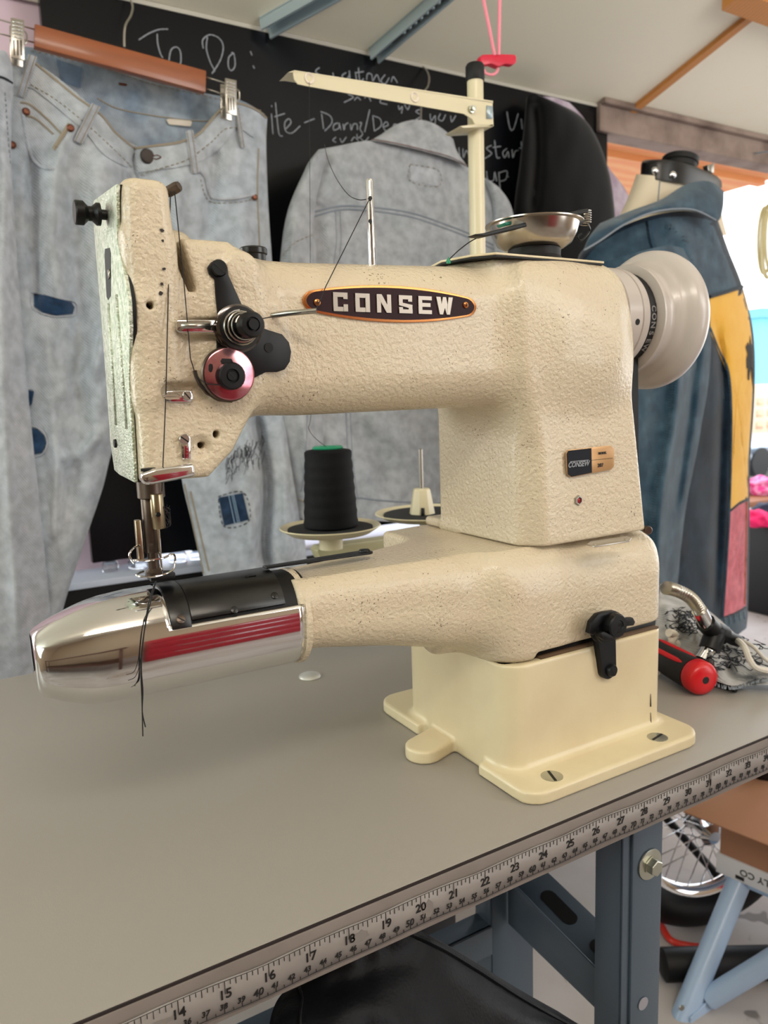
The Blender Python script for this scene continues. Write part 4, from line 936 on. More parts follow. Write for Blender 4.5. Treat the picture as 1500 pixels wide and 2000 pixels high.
th.tube(catmull(T3([(304, 1136, 0.073), (290, 1180, 0.068), (281, 1240, 0.066), (276, 1300, 0.066), (279, 1350, 0.068), (278, 1390, 0.068), (284, 1420, 0.068)]), 6), 0.00036, 6)
th.tube(catmull(T3([(277, 1270, 0.066), (272, 1300, 0.067), (264, 1322, 0.068), (250, 1329, 0.068)]), 6), 0.0002, 5)
o = th.build('loose_thread_end', M_thr); tag(o, 'loose black thread ends hanging over the chrome arm cover', 'thread')
# ============================================================ GARMENTS
M_lt = denim('pale_blue_denim', (174, 183, 194), (188, 190, 192), 9, amt=0.6)
M_lt2 = denim('bleached_denim', (176, 180, 188), (162, 172, 188), 8, amt=0.5)
M_in = denim('inner_denim', (160, 170, 182), (122, 142, 164), 16)
M_jk = denim('washed_grey_denim', (168, 171, 176), (156, 164, 174), 9, amt=0.5)
M_blue = denim('mid_blue_denim', (42, 66, 84), (74, 98, 114), 22)
M_blue2 = denim('dark_blue_denim', (14, 30, 46), (32, 54, 72), 16)
M_indigo = denim('indigo_patch', (30, 56, 88), (44, 76, 110), 60)
M_yel = mat('mustard_corduroy', (226, 172, 62), rough=0.9, wave=(120, 0.35, (196, 140, 40), 2.5, 'X'), var=(20, 0.5, (238, 192, 92)), sheen=0.3, spec=0.15)
M_pinkc = denim('rose_denim', (192, 92, 108), (210, 120, 132), 30)
M_stT = mat('tan_topstitch', (150, 140, 124), rough=0.9)
M_stG = mat('grey_topstitch', (132, 140, 150), rough=0.9)
M_stD = mat('dark_topstitch', (34, 38, 46), rough=0.9)
M_blkc = mat('black_cloth', (6, 6, 8), rough=0.95, sheen=0.2, bump=(200, 0.3, 3), spec=0.1)
M_lav = mat('lavender_spotted_cloth', (160, 142, 160), rough=0.9, var=(26, 1.0, (190, 178, 192)))
M_wood = mat('orange_wood', (148, 80, 40), rough=0.4, wave=(16, 0.35, (122, 62, 30), 3.0, 'Z'), coat=0.3)
M_brass = mat('copper_rivet', (112, 70, 56), rough=0.4, metal=0.8)

class Cloth:
    """a stuffed cloth body: front surface drawn through rows of points, back surface behind it"""
    def __init__(s, rows, T, folds=(), nu=60, nv=110, noise=0.004, seed=0, power=0.55, curl=1.0):
        R = []
        for y, pts in rows:
            P = np.array([list(at(p[0], p[1], y=y if len(p) < 3 else p[2])) + [p[0], p[1]] for p in catmull3(pts)])
            dl = np.r_[0, np.cumsum(np.hypot(np.diff(P[:, 3]), np.diff(P[:, 4])))]; t = dl/dl[-1]
            uu = np.linspace(0, 1, nu+1); R.append(np.stack([np.interp(uu, t, P[:, k]) for k in range(5)], 1))
        R = np.array(R); m = len(R); G = np.zeros((nv+1, nu+1, 5))
        for j in range(nv+1):
            f_ = j/nv*(m-1); i = min(int(f_), m-2); t = f_-i
            a, b, c, d = R[max(i-1, 0)], R[i], R[i+1], R[min(i+2, m-1)]
            G[j] = 0.5*((2*b)+(c-a)*t+(2*a-5*b+4*c-d)*t*t+(3*b-a-3*c+d)*t**3)
        # recompute picture positions by projection so that seams land on the surface
        U = np.linspace(-1, 1, nu+1)[None, :]; prof = np.power(np.clip(1-U**2, 0, 1), power)
        V = np.linspace(0, 1, nv+1)[:, None]
        px, py = G[..., 3], G[..., 4]
        disp = np.zeros_like(px)
        for pts, wd, amp in folds:
            P = np.array([list(q)[:2] for q in catmull([Vector((a, b, 0)) for a, b in pts], 6)], float); best = np.full(px.shape, 1e9); tt = np.zeros(px.shape)
            for k in range(len(P)-1):
                a, b = P[k], P[k+1]; e = b-a; L2 = (e**2).sum()+1e-9
                t = np.clip(((px-a[0])*e[0]+(py-a[1])*e[1])/L2, 0, 1); dd = np.hypot(px-a[0]-e[0]*t, py-a[1]-e[1]*t)
                g = (k+t)/(len(P)-1); upd = dd < best; tt = np.where(upd, g, tt); best = np.minimum(best, dd)
            disp += 1.6*amp*np.exp(-(best/wd)**2)*np.clip(np.minimum(tt, 1-tt)*6+0.25, 0, 1)
        nz = np.array([[mnoise.noise(Vector((px[j, i]*0.011+seed, py[j, i]*0.006, seed*1.7)))+0.5*mnoise.noise(Vector((px[j, i]*0.03, py[j, i]*0.017+seed, 3.1))) for i in range(nu+1)] for j in range(nv+1)])
        edge = np.clip(prof*1.6, 0, 1)
        s.F = np.stack([G[..., 0], G[..., 1]-T*prof-(disp+1.4*noise*nz)*edge, G[..., 2]], -1)
        s.B = np.stack([G[..., 0], G[..., 1]+T*0.8*prof, G[..., 2]], -1)
        # slide the front along the line of sight so outlines stay where they were drawn
        C = np.array(CAM_LOC); 
        for A in (s.F, s.B):
            k = (A[..., 1]-C[1])/(G[..., 1]-C[1]); A[..., 0] = C[0]+(G[..., 0]-C[0])*k; A[..., 2] = C[2]+(G[..., 2]-C[2])*k
        s.px, s.py, s.nu, s.nv = px, py, nu, nv
    def mesh(s, name, m, parent):
        nu, nv = s.nu, s.nv; n = nu+1; vs = [tuple(p) for p in s.F.reshape(-1, 3)]+[tuple(p) for p in s.B.reshape(-1, 3)]; o = (nv+1)*n; fs = []
        for j in range(nv):
            for i in range(nu):
                a = j*n+i; fs += [(a, a+1, a+n+1, a+n), (o+a, o+a+n, o+a+n+1, o+a+1)]
            fs += [(j*n, (j+1)*n, o+(j+1)*n, o+j*n), (j*n+nu, o+j*n+nu, o+(j+1)*n+nu, (j+1)*n+nu)]
        for i in range(nu): fs += [(i, o+i, o+i+1, i+1), (nv*n+i, nv*n+i+1, o+nv*n+i+1, o+nv*n+i)]
        mb = MB(); mb.add(vs, fs); s.ob = mb.build(name, m, parent, sharp=1.3); return s.ob
    def on(s, px, py, off=0.001):
        d = (s.px-px)**2+(s.py-py)**2; k = np.argpartition(d.ravel(), 4)[:4]; w_ = 1/(d.ravel()[k]+0.5); y = (s.F[..., 1].ravel()[k]*w_).sum()/w_.sum()
        return at(px, py, y=y-off)
    def line(s, pts, r=0.0008, off=0.0006, n=8, mb=None):
        P = [s.on(p.x, p.y, off) for p in catmull([Vector((a, b, 0)) for a, b in pts], n)]
        return (mb or MB()).tube(P, r, 5)
    def stitch(s, pts, r=0.0007, off=0.0008, dash=5, gap=3):
        P = catmull([Vector((a, b, 0)) for a, b in pts], 24); mb = MB(); acc = 0; cur = []; on = True
        for a, b in zip(P, P[1:]):
            L_ = (b-a).length; acc += L_
            if on: cur += [a, b]
            if acc > (dash if on else gap):
                if on and len(cur) > 1: mb.tube([s.on(q.x, q.y, off) for q in (cur[0], cur[-1])], r, 4)
                cur = []; acc = 0; on = not on
        return mb
    def patch(s, pts, off=0.0012, th=0.0012, rings=6, closed=True, mb=None):
        """a flat piece of cloth lying on the surface"""
        P = [Vector((a, b, 0)) for a, b in pts]
        Q = []
        for a, b in zip(P, P[1:]+P[:1]):
            k = max(1, int((b-a).length/9)); Q += [a.lerp(b, t/k) for t in range(k)]
        c = sum(Q, Vector())/len(Q); n = len(Q); vs = []; fs = []
        for r_ in range(rings+1):
            for q in Q:
                e = c.lerp(q, (r_+0.02)/rings if r_ < rings else 1); vs.append(s.on(e.x, e.y, off))
        for r_ in range(rings):
            for k in range(n): fs.append((r_*n+k, r_*n+(k+1) % n, (r_+1)*n+(k+1) % n, (r_+1)*n+k))
        fs.append(tuple(range(n)))
        b0 = len(vs)
        for q in Q: vs.append(s.on(q.x, q.y, off-th-0.001))
        for k in range(n): fs.append((rings*n+k, rings*n+(k+1) % n, b0+(k+1) % n, b0+k))
        mb = mb or MB(); mb.add(vs, fs); return mb
def catmull3(pts):
    P = [tuple(p) for p in pts]
    if len(P) < 3: return P
    out = []; n = 6; has = len(P[0]) > 2
    V = catmull([Vector((p[0], p[1], p[2] if has else 0)) for p in P], n)
    return [(v.x, v.y, v.z) if has else (v.x, v.y) for v in V]
def pxtube(mb, pts, y, r, n=8, k=6): return mb.tube(catmull([at(p[0], p[1], y=p[2] if len(p) > 2 else y) for p in pts], k), r, n)

# ---------------- main pair of jeans
JY = 1.00
jeans = thing('jeans', 'pale blue jeans clipped to the wooden bar hanger, with blue patches on both legs', 'jeans', (0.35, JY, -0.2))
bw = Cloth([(JY+0.02, [(40, 90), (110, 100), (200, 128), (300, 160), (400, 182), (470, 196), (516, 222)]), (JY+0.03, [(50, 130), (130, 150), (220, 200), (300, 230), (400, 236), (460, 236), (518, 240)]), (JY+0.035, [(60, 200), (150, 230), (230, 290), (300, 330), (400, 330), (460, 320), (516, 330)])], 0.006, noise=0.003, nu=50, nv=30)
bwo = bw.mesh('back_waistband', M_in, jeans)
bw.stitch([(60, 98), (200, 133), (300, 165), (400, 187), (510, 216)], off=0.001).build('stitching', M_stT, bwo)
bw.line([(190, 192), (230, 212), (300, 226), (380, 236), (440, 236)], 0.0012).build('inner_seam', M_stT, bwo)
bw.patch([(325, 234), (330, 232), (373, 236), (375, 240), (372, 247), (330, 243)], 0.006, 0.002).build('size_tag', mat('white_label', (214, 204, 190), rough=0.8), bwo)
bw.patch([(110, 115), (160, 132), (158, 172), (120, 160)], 0.0015).build('inner_patch', denim('slate_patch', (104, 124, 150), (124, 142, 164), 30), bwo)
bw.patch([(232, 161), (248, 164), (247, 168), (232, 166)], 0.002).build('label_tab', M_brass, bwo)
left = Cloth([
 (JY, [(10, 120), (60, 118), (95, 150), (150, 195), (195, 225), (225, 258), (262, 290)]),
 (JY, [(8, 165), (50, 175), (100, 205), (150, 245), (205, 290), (262, 332)]),
 (JY, [(8, 260), (60, 265), (110, 300), (200, 340), (290, 390)]),
 (JY, [(10, 400), (100, 405), (200, 430), (310, 470)]),
 (JY, [(15, 560), (110, 565), (210, 580), (330, 600)]),
 (JY, [(25, 700), (110, 705), (190, 715), (290, 720)]),
 (JY, [(40, 850), (110, 860), (170, 865), (226, 860)]),
 (JY, [(52, 960), (100, 962), (150, 962), (200, 955)]),
 (JY, [(65, 1080), (95, 1080), (130, 1078), (160, 1075)]),
 (JY, [(75, 1200), (90, 1200), (105, 1198), (122, 1195)]),
 (JY, [(80, 1330), (85, 1330), (92, 1330), (98, 1330)])], 0.034,
 folds=[([(150, 230), (110, 330), (100, 480), (120, 600)], 16, 0.012), ([(190, 300), (195, 420), (210, 560), (200, 700), (190, 850)], 26, 0.018), ([(60, 300), (62, 450), (70, 600)], 12, -0.012), ([(150, 330), (150, 500), (155, 700), (150, 860), (120, 1050)], 18, -0.010),
  ([(90, 640), (100, 720), (130, 780)], 16, 0.010), ([(215, 620), (190, 700), (160, 760)], 18, 0.010), ([(120, 900), (160, 880), (210, 840)], 16, 0.011), ([(95, 760), (110, 900), (105, 1060)], 14, 0.010), ([(250, 330), (240, 420), (245, 520)], 14, -0.010)], seed=1, noise=0.006, nv=130)
lo_ = left.mesh('left_leg', M_lt, jeans)
right = Cloth([
 (JY, [(262, 290), (300, 287), (350, 280), (390, 262), (430, 215), (462, 200), (500, 214), (522, 232)]),
 (JY, [(262, 335), (300, 340), (350, 325), (400, 300), (450, 270), (500, 275), (520, 285)]),
 (JY, [(285, 400), (350, 400), (420, 400), (470, 395), (524, 400)]),
 (JY, [(310, 520), (380, 520), (450, 520), (532, 520)]),
 (JY, [(330, 660), (400, 660), (460, 660), (540, 660)]),
 (JY, [(345, 820), (400, 820), (480, 820), (560, 815)]),
 (JY, [(354, 930), (420, 930), (490, 928), (572, 920)]),
 (JY, [(374, 1020), (430, 1020), (500, 1020), (590, 1010)]),
 (JY, [(396, 1120), (450, 1120), (520, 1120), (600, 1110)]),
 (JY, [(420, 1240), (470, 1240), (540, 1240), (606, 1230)])], 0.030,
 folds=[([(420, 290), (415, 360), (400, 480)], 14, -0.010), ([(470, 420), (478, 520), (470, 640)], 22, 0.014), ([(500, 800), (512, 880), (520, 960), (515, 1060), (525, 1120)], 11, -0.030), ([(480, 820), (488, 900), (490, 1000), (490, 1100)], 14, 0.010), ([(548, 820), (562, 900), (560, 1000), (566, 1100)], 14, 0.016), ([(430, 860), (440, 920), (430, 1050)], 22, 0.008), ([(350, 340), (345, 430), (350, 500)], 12, 0.010)], seed=4, noise=0.005, nv=120)
ro_ = right.mesh('right_leg', M_lt, jeans)
# front waistband and details
def wb(cl, top, bot, name):
    cl.patch(top+bot[::-1], 0.0022, 0.002, 8).build(name, M_in, jeans)
def band(cl, pts, w0, w1, nm, m, off=0.003):
    """a strip with real thickness following a line on the cloth; w in px below the line"""
    P = catmull([Vector((a, b, 0)) for a, b in pts], 8); mb = MB(); vs = []; fs = []; nn = 5
    for i, p in enumerate(P):
        t = (P[min(i+1, len(P)-1)]-P[max(i-1, 0)]).normalized(); nr = Vector((-t.y, t.x, 0))
        for k in range(nn): q = p+nr*(w0+(w1-w0)*k/(nn-1)); vs.append(cl.on(q.x, q.y, off+(0.0008 if 0 < k < nn-1 else -0.0006)))
        q = p+nr*w1; vs.append(cl.on(q.x, q.y, -0.003)); q = p+nr*w0; vs.append(cl.on(q.x, q.y, -0.003))
    m_ = nn+2
    for i in range(len(P)-1):
        for k in range(m_): fs.append((i*m_+k, i*m_+(k+1) % m_, (i+1)*m_+(k+1) % m_, (i+1)*m_+k))
    fs += [tuple(range(m_)), tuple(range((len(P)-1)*m_, len(P)*m_))[::-1]]
    mb.add(vs, fs); return mb
wbo = band(left, [(20, 124), (75, 130), (120, 160), (165, 198), (200, 228), (232, 268), (268, 287)], -2, 44, '', None).build('front_waistband', M_lt, jeans)
left.line([(60, 116), (95, 145), (150, 190), (195, 222), (225, 258), (262, 290)], 0.0022, 0.003).build('waistband_edge', M_stT, wbo)
left.stitch([(60, 165), (110, 195), (160, 235), (205, 275), (262, 330)], 0.0009, 0.004).build('stitching', M_stT, wbo)
wbo2 = band(right, [(262, 294), (300, 288), (350, 281), (392, 264), (428, 222), (456, 204), (480, 206), (520, 232)], -2, 44, '', None).build('front_waistband', M_lt, jeans)
right.line([(262, 290), (300, 285), (350, 278), (390, 260), (430, 216), (462, 202), (500, 214), (520, 230)], 0.0022, 0.003).build('waistband_edge', M_stT, wbo2)
right.stitch([(275, 342), (310, 330), (365, 312), (410, 280), (440, 252), (470, 250)], 0.0009, 0.004).build('stitching', M_stT, wbo2)
q = right.on(288, 305, 0.006); bt = MB().lathe([(0.0118, -0.003), (0.0122, 0), (0.0105, 0.0022), (0.008, 0.0016), (0.0001, 0.0016)], q, (0, -1, 0), 26).build('button', mat('dark_metal_button', (58, 50, 48), rough=0.5, metal=0.5), jeans)
right.line([(298, 306), (306, 303), (314, 307), (306, 311), (299, 309)], 0.0010, 0.004).build('buttonhole', M_brass, jeans)
def loop(cl, a, b, wd, nm='belt_loop'):
    A, B = Vector((a[0], a[1], 0)), Vector((b[0], b[1], 0)); d = (B-A).normalized(); s_ = Vector((-d.y, d.x, 0))*wd/2
    mb = MB(); vs = []; fs = []; n = 10
    for i in range(n+1):
        p = A.lerp(B, i/n); of = 0.004+0.0035*math.sin(PI*i/n)**0.5
        for q, o_ in ((p-s_, of), (p, of+0.0012), (p+s_, of), (p+s_, of-0.003), (p-s_, of-0.003)): vs.append(cl.on(q.x, q.y, o_))
    for i in range(n):
        for k in range(5): fs.append((i*5+k, i*5+(k+1) % 5, i*5+5+(k+1) % 5, i*5+5+k))
    fs += [(0, 1, 2, 3, 4), tuple(range(n*5, n*5+5))[::-1]]
    mb.add(vs, fs); o = mb.build(nm, M_lt2, jeans)
    for e in (-0.3, 0.3):
        mb = MB(); mb.tube([cl.on((A.lerp(B, t)+s_*2*e).x, (A.lerp(B, t)+s_*2*e).y, 0.0056+0.0035*math.sin(PI*t)**0.5) for t in [k/8 for k in range(9)]], 0.0007, 4); mb.build('stitching', M_stT, o)
loop(left, (64, 108), (40, 188), 18); loop(left, (188, 205), (152, 278), 19); loop(right, (370, 255), (382, 338), 15); loop(right, (463, 212), (474, 288), 9)
for cl, px, py in ((left, 51, 218), (left, 138, 250), (left, 24, 283), (right, 497, 385)):
    MB().lathe([(0.0055, -0.002), (0.0058, 0.0006), (0.0035, 0.0022), (0.002, 0.0018), (0.0001, 0.0024)], cl.on(px, py, 0.003), (0, -1, 0), 18).build('rivet', M_brass, jeans)
# pockets
pk1 = right.line([(385, 330), (400, 345), (408, 375), (420, 388), (460, 388), (497, 380)], 0.0028, 0.002).build('pocket_edge', M_lt2, jeans)
right.stitch([(392, 350), (402, 384), (420, 396), (470, 394), (496, 388)], 0.0008, 0.002).build('stitching', M_stT, pk1)
pk2 = left.line([(45, 215), (60, 300), (80, 325), (104, 330)], 0.0024, 0.002).build('pocket_edge', M_lt2, jeans)
left.line([(136, 243), (120, 268), (105, 292)], 0.0034, 0.003).build('frayed_edge', M_stT, jeans)
for cl, pts in ((right, [(505, 290), (503, 380), (508, 500)]), (right, [(360, 945), (376, 1020), (398, 1120)]), (right, [(372, 960), (388, 1030), (408, 1115)]), (left, [(40, 200), (60, 205), (95, 235), (120, 262)]), (left, [(45, 225), (70, 232), (104, 262)])):
    cl.line(pts, 0.0016, 0.0008).build('seam', M_stT, jeans)
# patches and tears
def tear(cl, pts, m, nm, fr=1.12):
    c = (sum(p[0] for p in pts)/len(pts), sum(p[1] for p in pts)/len(pts)); rg = random.Random(len(pts)+int(c[0]))
    o = cl.patch(pts, 0.0028, 0.001, 10).build(nm, m, jeans)
    big = [(c[0]+(x-c[0])*fr, c[1]+(y-c[1])*fr) for x, y in pts]; cl.line(big+[big[0]], 0.0013, 0.0016).build('raw_edge', M_lt2, o)
tear(left, [(66, 574), (90, 577), (115, 584), (140, 590), (146, 600), (142, 613), (110, 616), (84, 610), (67, 598)], M_indigo, 'knee_patch')
tear(left, [(58, 836), (72, 838), (86, 850), (90, 866), (82, 884), (64, 888), (56, 870)], M_indigo, 'knee_patch')
tear(left, [(56, 762), (66, 765), (62, 790), (56, 792)], M_indigo, 'knee_patch')
sq = right.patch([(427, 972), (474, 963), (486, 1015), (438, 1027)], 0.0016, 0.0016).build('square_patch', denim('navy_stripe_patch', (28, 48, 74), (46, 72, 104), 60), jeans)
for a in (0.42, 0.55, 0.62):
    right.line([(427+47*a, 972-9*a), (438+48*a, 1027-12*a)], 0.0007, 0.0036).build('stripe', mat('pale_blue_stripe', (150, 180, 206), rough=0.9), sq)
right.stitch([(426, 970), (475, 962), (487, 1016), (438, 1028), (426, 970)], 0.0009, 0.003).build('stitching', M_stD, sq)
rg = random.Random(9); mb = MB()
for k in range(70):
    x = rg.uniform(440, 512); y = 925-(x-440)*0.45+rg.uniform(-26, 24); l = rg.uniform(10, 28)
    mb.tube([right.on(x, y, 0.0015), right.on(x+rg.uniform(-2, 5), y-l*0.5, 0.003), right.on(x+rg.uniform(-3, 8), y-l, 0.0015)], 0.00045, 4)
sc = mb.build('thread_scribble', M_stD, jeans); sc['kind'] = 'stuff'; sub(sc, 'dark darning threads')

# ---------------- far left pair
jl = thing('jeans', 'light blue jeans cut off by the left edge of the picture, nearest the pink wall', 'jeans', (0.1, 0.94, -0.2))
far = Cloth([(0.95, [(-70, 98), (-20, 100), (10, 100), (24, 128)]), (0.95, [(-70, 140), (0, 145), (22, 160), (26, 175)]), (0.95, [(-80, 300), (-20, 300), (10, 300), (22, 300)]), (0.95, [(-80, 500), (-20, 500), (10, 500), (33, 500)]), (0.95, [(-80, 640), (-10, 640), (20, 640), (44, 640)]),
 (0.95, [(-80, 800), (-10, 800), (30, 800), (58, 800)]), (0.95, [(-80, 960), (-10, 960), (40, 960), (75, 960)]), (0.95, [(-80, 1100), (0, 1100), (50, 1100), (89, 1100)]), (0.95, [(-80, 1220), (0, 1220), (60, 1220), (101, 1220)]), (0.95, [(-80, 1340), (0, 1340), (60, 1340), (112, 1340)])], 0.028,
 folds=[([(10, 330), (5, 600), (15, 900), (40, 1300)], 14, 0.008), ([(-10, 200), (-12, 500)], 14, -0.01)], seed=8, noise=0.004)
fo = far.mesh('leg', M_lt2, jl)
far.line([(-60, 142), (0, 150), (24, 162)], 0.0018, 0.001).build('waistband_edge', M_stD, jl)
far.stitch([(10, 180), (14, 240), (20, 320)], 0.0009, 0.001).build('stitching', M_stG, jl)

# ---------------- hanger
HY = 0.955
hg = thing('clip_hanger', 'wooden bar trouser hanger with two silver clips holding the pale jeans', 'hanger', tuple(at(243, 110, y=HY)))
p = [at(x, y_, y=HY) for x, y_ in ((68, 46), (403, 138), (402, 180), (67, 90))]
MB().prism(p, (0, 0.014, 0)).build('wooden_bar', M_wood, hg, bevel=0.0012)
mb = MB(); pxtube(mb, [(243, 92, HY+.007), (243, 66, HY+.008), (246, 48, HY+.01), (256, 30, HY+.03), (259, 12, HY+.06), (252, -4, BY-0.03), (238, -12, BY+0.01), (228, -8, BY+0.035), (226, 8, BY+0.035)], HY, 0.0019); mb.build('hook', M_steel, hg)
for a, b in (((-60, 22), (70, 58)), ((-60, 50), (70, 84)), ((400, 150), (452, 166)), ((400, 172), (452, 190))):
    MB().tube([at(*a, y=HY+.007), at(*b, y=HY+.007)], 0.0012, 8).build('wire', M_steel, hg)
for (x0, x1, y0, y1, tilt) in ((21, 47, 34, 114, 3), (440, 462, 152, 222, 4)):
    hd = HY-0.012; P = [at(x0, y0, y=hd), at(x1, y0+5, y=hd), at(x1+1, y1+4, y=hd), at(x0+1, y1-2, y=hd)]
    co = MB().prism(P, (0, 0.003, 0)).build('clip', M_steel, hg, bevel=0.0006)
    P = [q+Vector((0, 0.026, 0)) for q in P]; MB().prism(P, (0, 0.003, 0)).build('clip_back', M_steel, co, bevel=0.0006)
    for k in range(5):
        yy = y0+8+k*(y1-y0)*0.09; MB().tube([at(x0+3, yy, y=hd-.0006), at(x1-3, yy+4, y=hd-.0006)], 0.0009, 6).build('clip_tooth', M_chrome, co)
    for k in range(3):
        xx = x0+6+k*(x1-x0-12)/2; MB().tube([at(xx, y0+(y1-y0)*0.56, y=hd-.0004), at(xx+1, y1-6, y=hd-.0004)], 0.0010, 6).build('clip_rib', M_rust, co)
    mb = MB(); pxtube(mb, [(x1-2, (y0+y1)/2-14), (x1+5, (y0+y1)/2-8), (x1+5, (y0+y1)/2+8), (x1-2, (y0+y1)/2+12)], HY, 0.0012); mb.build('clip_spring', M_steel, co)

# ---------------- denim jacket on the chalkboard
KY = 1.02
jk = thing('denim_jacket', 'washed grey denim jacket hung back to front on the chalkboard', 'jacket', (0.85, KY, 0.1))
body = Cloth([
 (KY, [(622, 292), (660, 285), (720, 275), (780, 285), (850, 300), (912, 326), (935, 340), (955, 352)]),
 (KY, [(596, 330), (680, 330), (780, 345), (880, 365), (985, 385)]),
 (KY, [(580, 400), (680, 405), (790, 415), (900, 440), (1003, 455)]),
 (KY, [(590, 480), (690, 480), (800, 490), (900, 520), (1010, 560)]),
 (KY, [(600, 620), (700, 620), (800, 630), (1010, 660)]), (KY, [(606, 800), (700, 800), (800, 800), (1010, 800)]),
 (KY, [(600, 900), (700, 905), (800, 905), (1010, 900)]), (KY, [(640, 968), (700, 980), (800, 985), (1010, 990)]), (KY, [(660, 1010), (720, 1016), (800, 1020), (1000, 1020)])], 0.036,
 folds=[([(700, 300), (690, 360), (720, 410)], 20, 0.006), ([(640, 420), (650, 520), (640, 620)], 14, 0.008), ([(660, 300), (640, 360), (620, 400)], 16, 0.008), ([(790, 430), (800, 520), (780, 650)], 28, 0.008), ([(690, 820), (740, 900), (760, 970)], 18, -0.010), ([(720, 810), (790, 870), (840, 960)], 22, 0.009), ([(640, 840), (650, 960)], 14, 0.01)], seed=12, noise=0.006)
bo_ = body.mesh('body', M_jk, jk)
for nm, rows, fl in (('left_sleeve', [(KY-0.02, [(600, 322), (622, 300), (640, 300)]), (KY-0.02, [(564, 405), (590, 410), (615, 420)]), (KY-0.02, [(549, 490), (580, 490), (618, 490)]), (KY-0.02, [(540, 640), (580, 640), (622, 640)]), (KY-0.02, [(548, 820), (590, 820), (634, 820)]), (KY-0.02, [(572, 930), (600, 934), (636, 930)]), (KY-0.02, [(583, 1012), (610, 1020), (634, 1018)])], [([(575, 430), (570, 520), (580, 640)], 10, 0.010), ([(590, 820), (604, 900), (608, 990)], 9, 0.010)]),
                ('right_sleeve', [(KY-0.01, [(940, 346), (955, 352), (975, 366)]), (KY-0.01, [(960, 400), (985, 400), (1000, 408)]), (KY-0.01, [(960, 500), (990, 500), (1012, 500)]), (KY-0.01, [(960, 700), (990, 700), (1018, 700)]), (KY-0.01, [(960, 980), (990, 980), (1018, 980)])], [])):
    cl = Cloth(rows, 0.028, fl, nu=30, nv=70, seed=20, noise=0.004); so = cl.mesh(nm, M_jk, jk)
    if nm == 'left_sleeve':
        cl.stitch([(552, 500), (575, 475), (612, 458)], 0.0009, 0.001).build('stitching', M_stT, so)
        cl.line([(583, 975), (608, 984), (634, 982)], 0.0018, 0.0012).build('cuff_seam', M_stT, so)
        cl.line([(600, 810), (596, 900), (588, 960)], 0.0014, 0.0008).build('seam', M_stG, so)
col_ = Cloth([(KY-0.02, [(745, 262), (775, 243), (808, 234), (840, 238), (868, 254), (885, 272)]), (KY-0.03, [(735, 268), (780, 262), (830, 262), (870, 275), (893, 296)]), (KY-0.036, [(724, 274), (770, 282), (830, 296), (880, 310), (913, 325)])], 0.014, folds=[([(838, 240), (856, 262), (850, 290)], 8, 0.006), ([(800, 240), (815, 270)], 10, -0.005)], nu=40, nv=20, seed=3, noise=0.003)
co_ = col_.mesh('collar', M_jk, jk)
col_.line([(726, 272), (770, 279), (830, 293), (878, 306), (910, 322)], 0.0009, 0.001).build('stitching', M_brass, co_)
for pts in ([(582, 424), (620, 412), (668, 402), (720, 404), (800, 415), (870, 438), (930, 462), (985, 490)], [(586, 432), (625, 419), (668, 409), (720, 411), (800, 423), (870, 446), (930, 470), (985, 498)]):
    body.line(pts, 0.0017, 0.0006).build('yoke_seam', M_stG, jk)
for pts in ([(655, 412), (657, 470), (652, 520), (650, 640)], [(664, 412), (666, 470), (662, 520), (660, 640)], [(676, 800), (680, 900), (690, 975)], [(684, 800), (689, 900), (699, 975)]):
    body.line(pts, 0.0010, 0.0005).build('panel_seam', M_stG, jk)
body.line([(650, 962), (700, 972), (780, 980), (900, 984)], 0.0018, 0.0006).build('waist_seam', M_stG, jk)
pt = body.patch([(802, 322), (855, 333), (855, 363), (802, 352)], 0.0010).build('label_patch', denim('faded_label', (172, 176, 184), (184, 188, 194), 30), jk)
body.stitch([(801, 321), (856, 332), (856, 364), (801, 353), (801, 321)], 0.0007, 0.002).build('stitching', M_stT, pt)
mb = MB(); pxtube(mb, [(822, 236, KY), (823, 200, KY+.01), (826, 182, KY+.02), (836, 168, KY+.04), (838, 150, BY-0.06), (832, 136, BY-0.02), (822, 128, BY+0.01), (812, 130, BY+0.035), (808, 142, BY+0.04)], KY, 0.0019)
hk = mb.build('wire_hanger', M_steel); tag(hk, 'steel wire hanger hook over the chalkboard edge above the grey denim jacket', 'hanger')

# ---------------- black garment and spotted cloth at the right end of the board
bk = Cloth([(1.09, [(1028, 192), (1038, 184), (1052, 185), (1062, 190)]), (1.09, [(1026, 215), (1060, 208), (1095, 210), (1128, 222)]), (1.09, [(1022, 260), (1080, 250), (1120, 250), (1162, 262)]), (1.09, [(1014, 330), (1080, 320), (1140, 320), (1188, 330)]), (1.09, [(1005, 400), (1100, 400), (1199, 398)]), (1.09, [(1000, 520), (1100, 520), (1206, 500)]), (1.09, [(1000, 760), (1100, 760), (1216, 700)])], 0.03, nu=40, nv=60, folds=[([(1045, 200), (1050, 300), (1040, 420)], 10, -0.012)], seed=30)
o = bk.mesh('black_garment', M_blkc, None); tag(o, 'black garment draped over the right end of the chalkboard', 'garment')
lv = Cloth([(BY-0.02, [(1050, 188), (1080, 190), (1112, 200)]), (BY-0.02, [(1060, 230), (1110, 226), (1145, 238)]), (BY-0.02, [(1070, 300), (1130, 300), (1186, 322)]), (BY-0.02, [(1080, 370), (1150, 370), (1228, 384)]), (BY-0.02, [(1080, 470), (1150, 470), (1235, 470)])], 0.010, nu=30, nv=40, seed=33)
o = lv.mesh('spotted_cloth', M_lav, None); tag(o, 'lavender spotted cloth hanging behind the black garment', 'cloth')

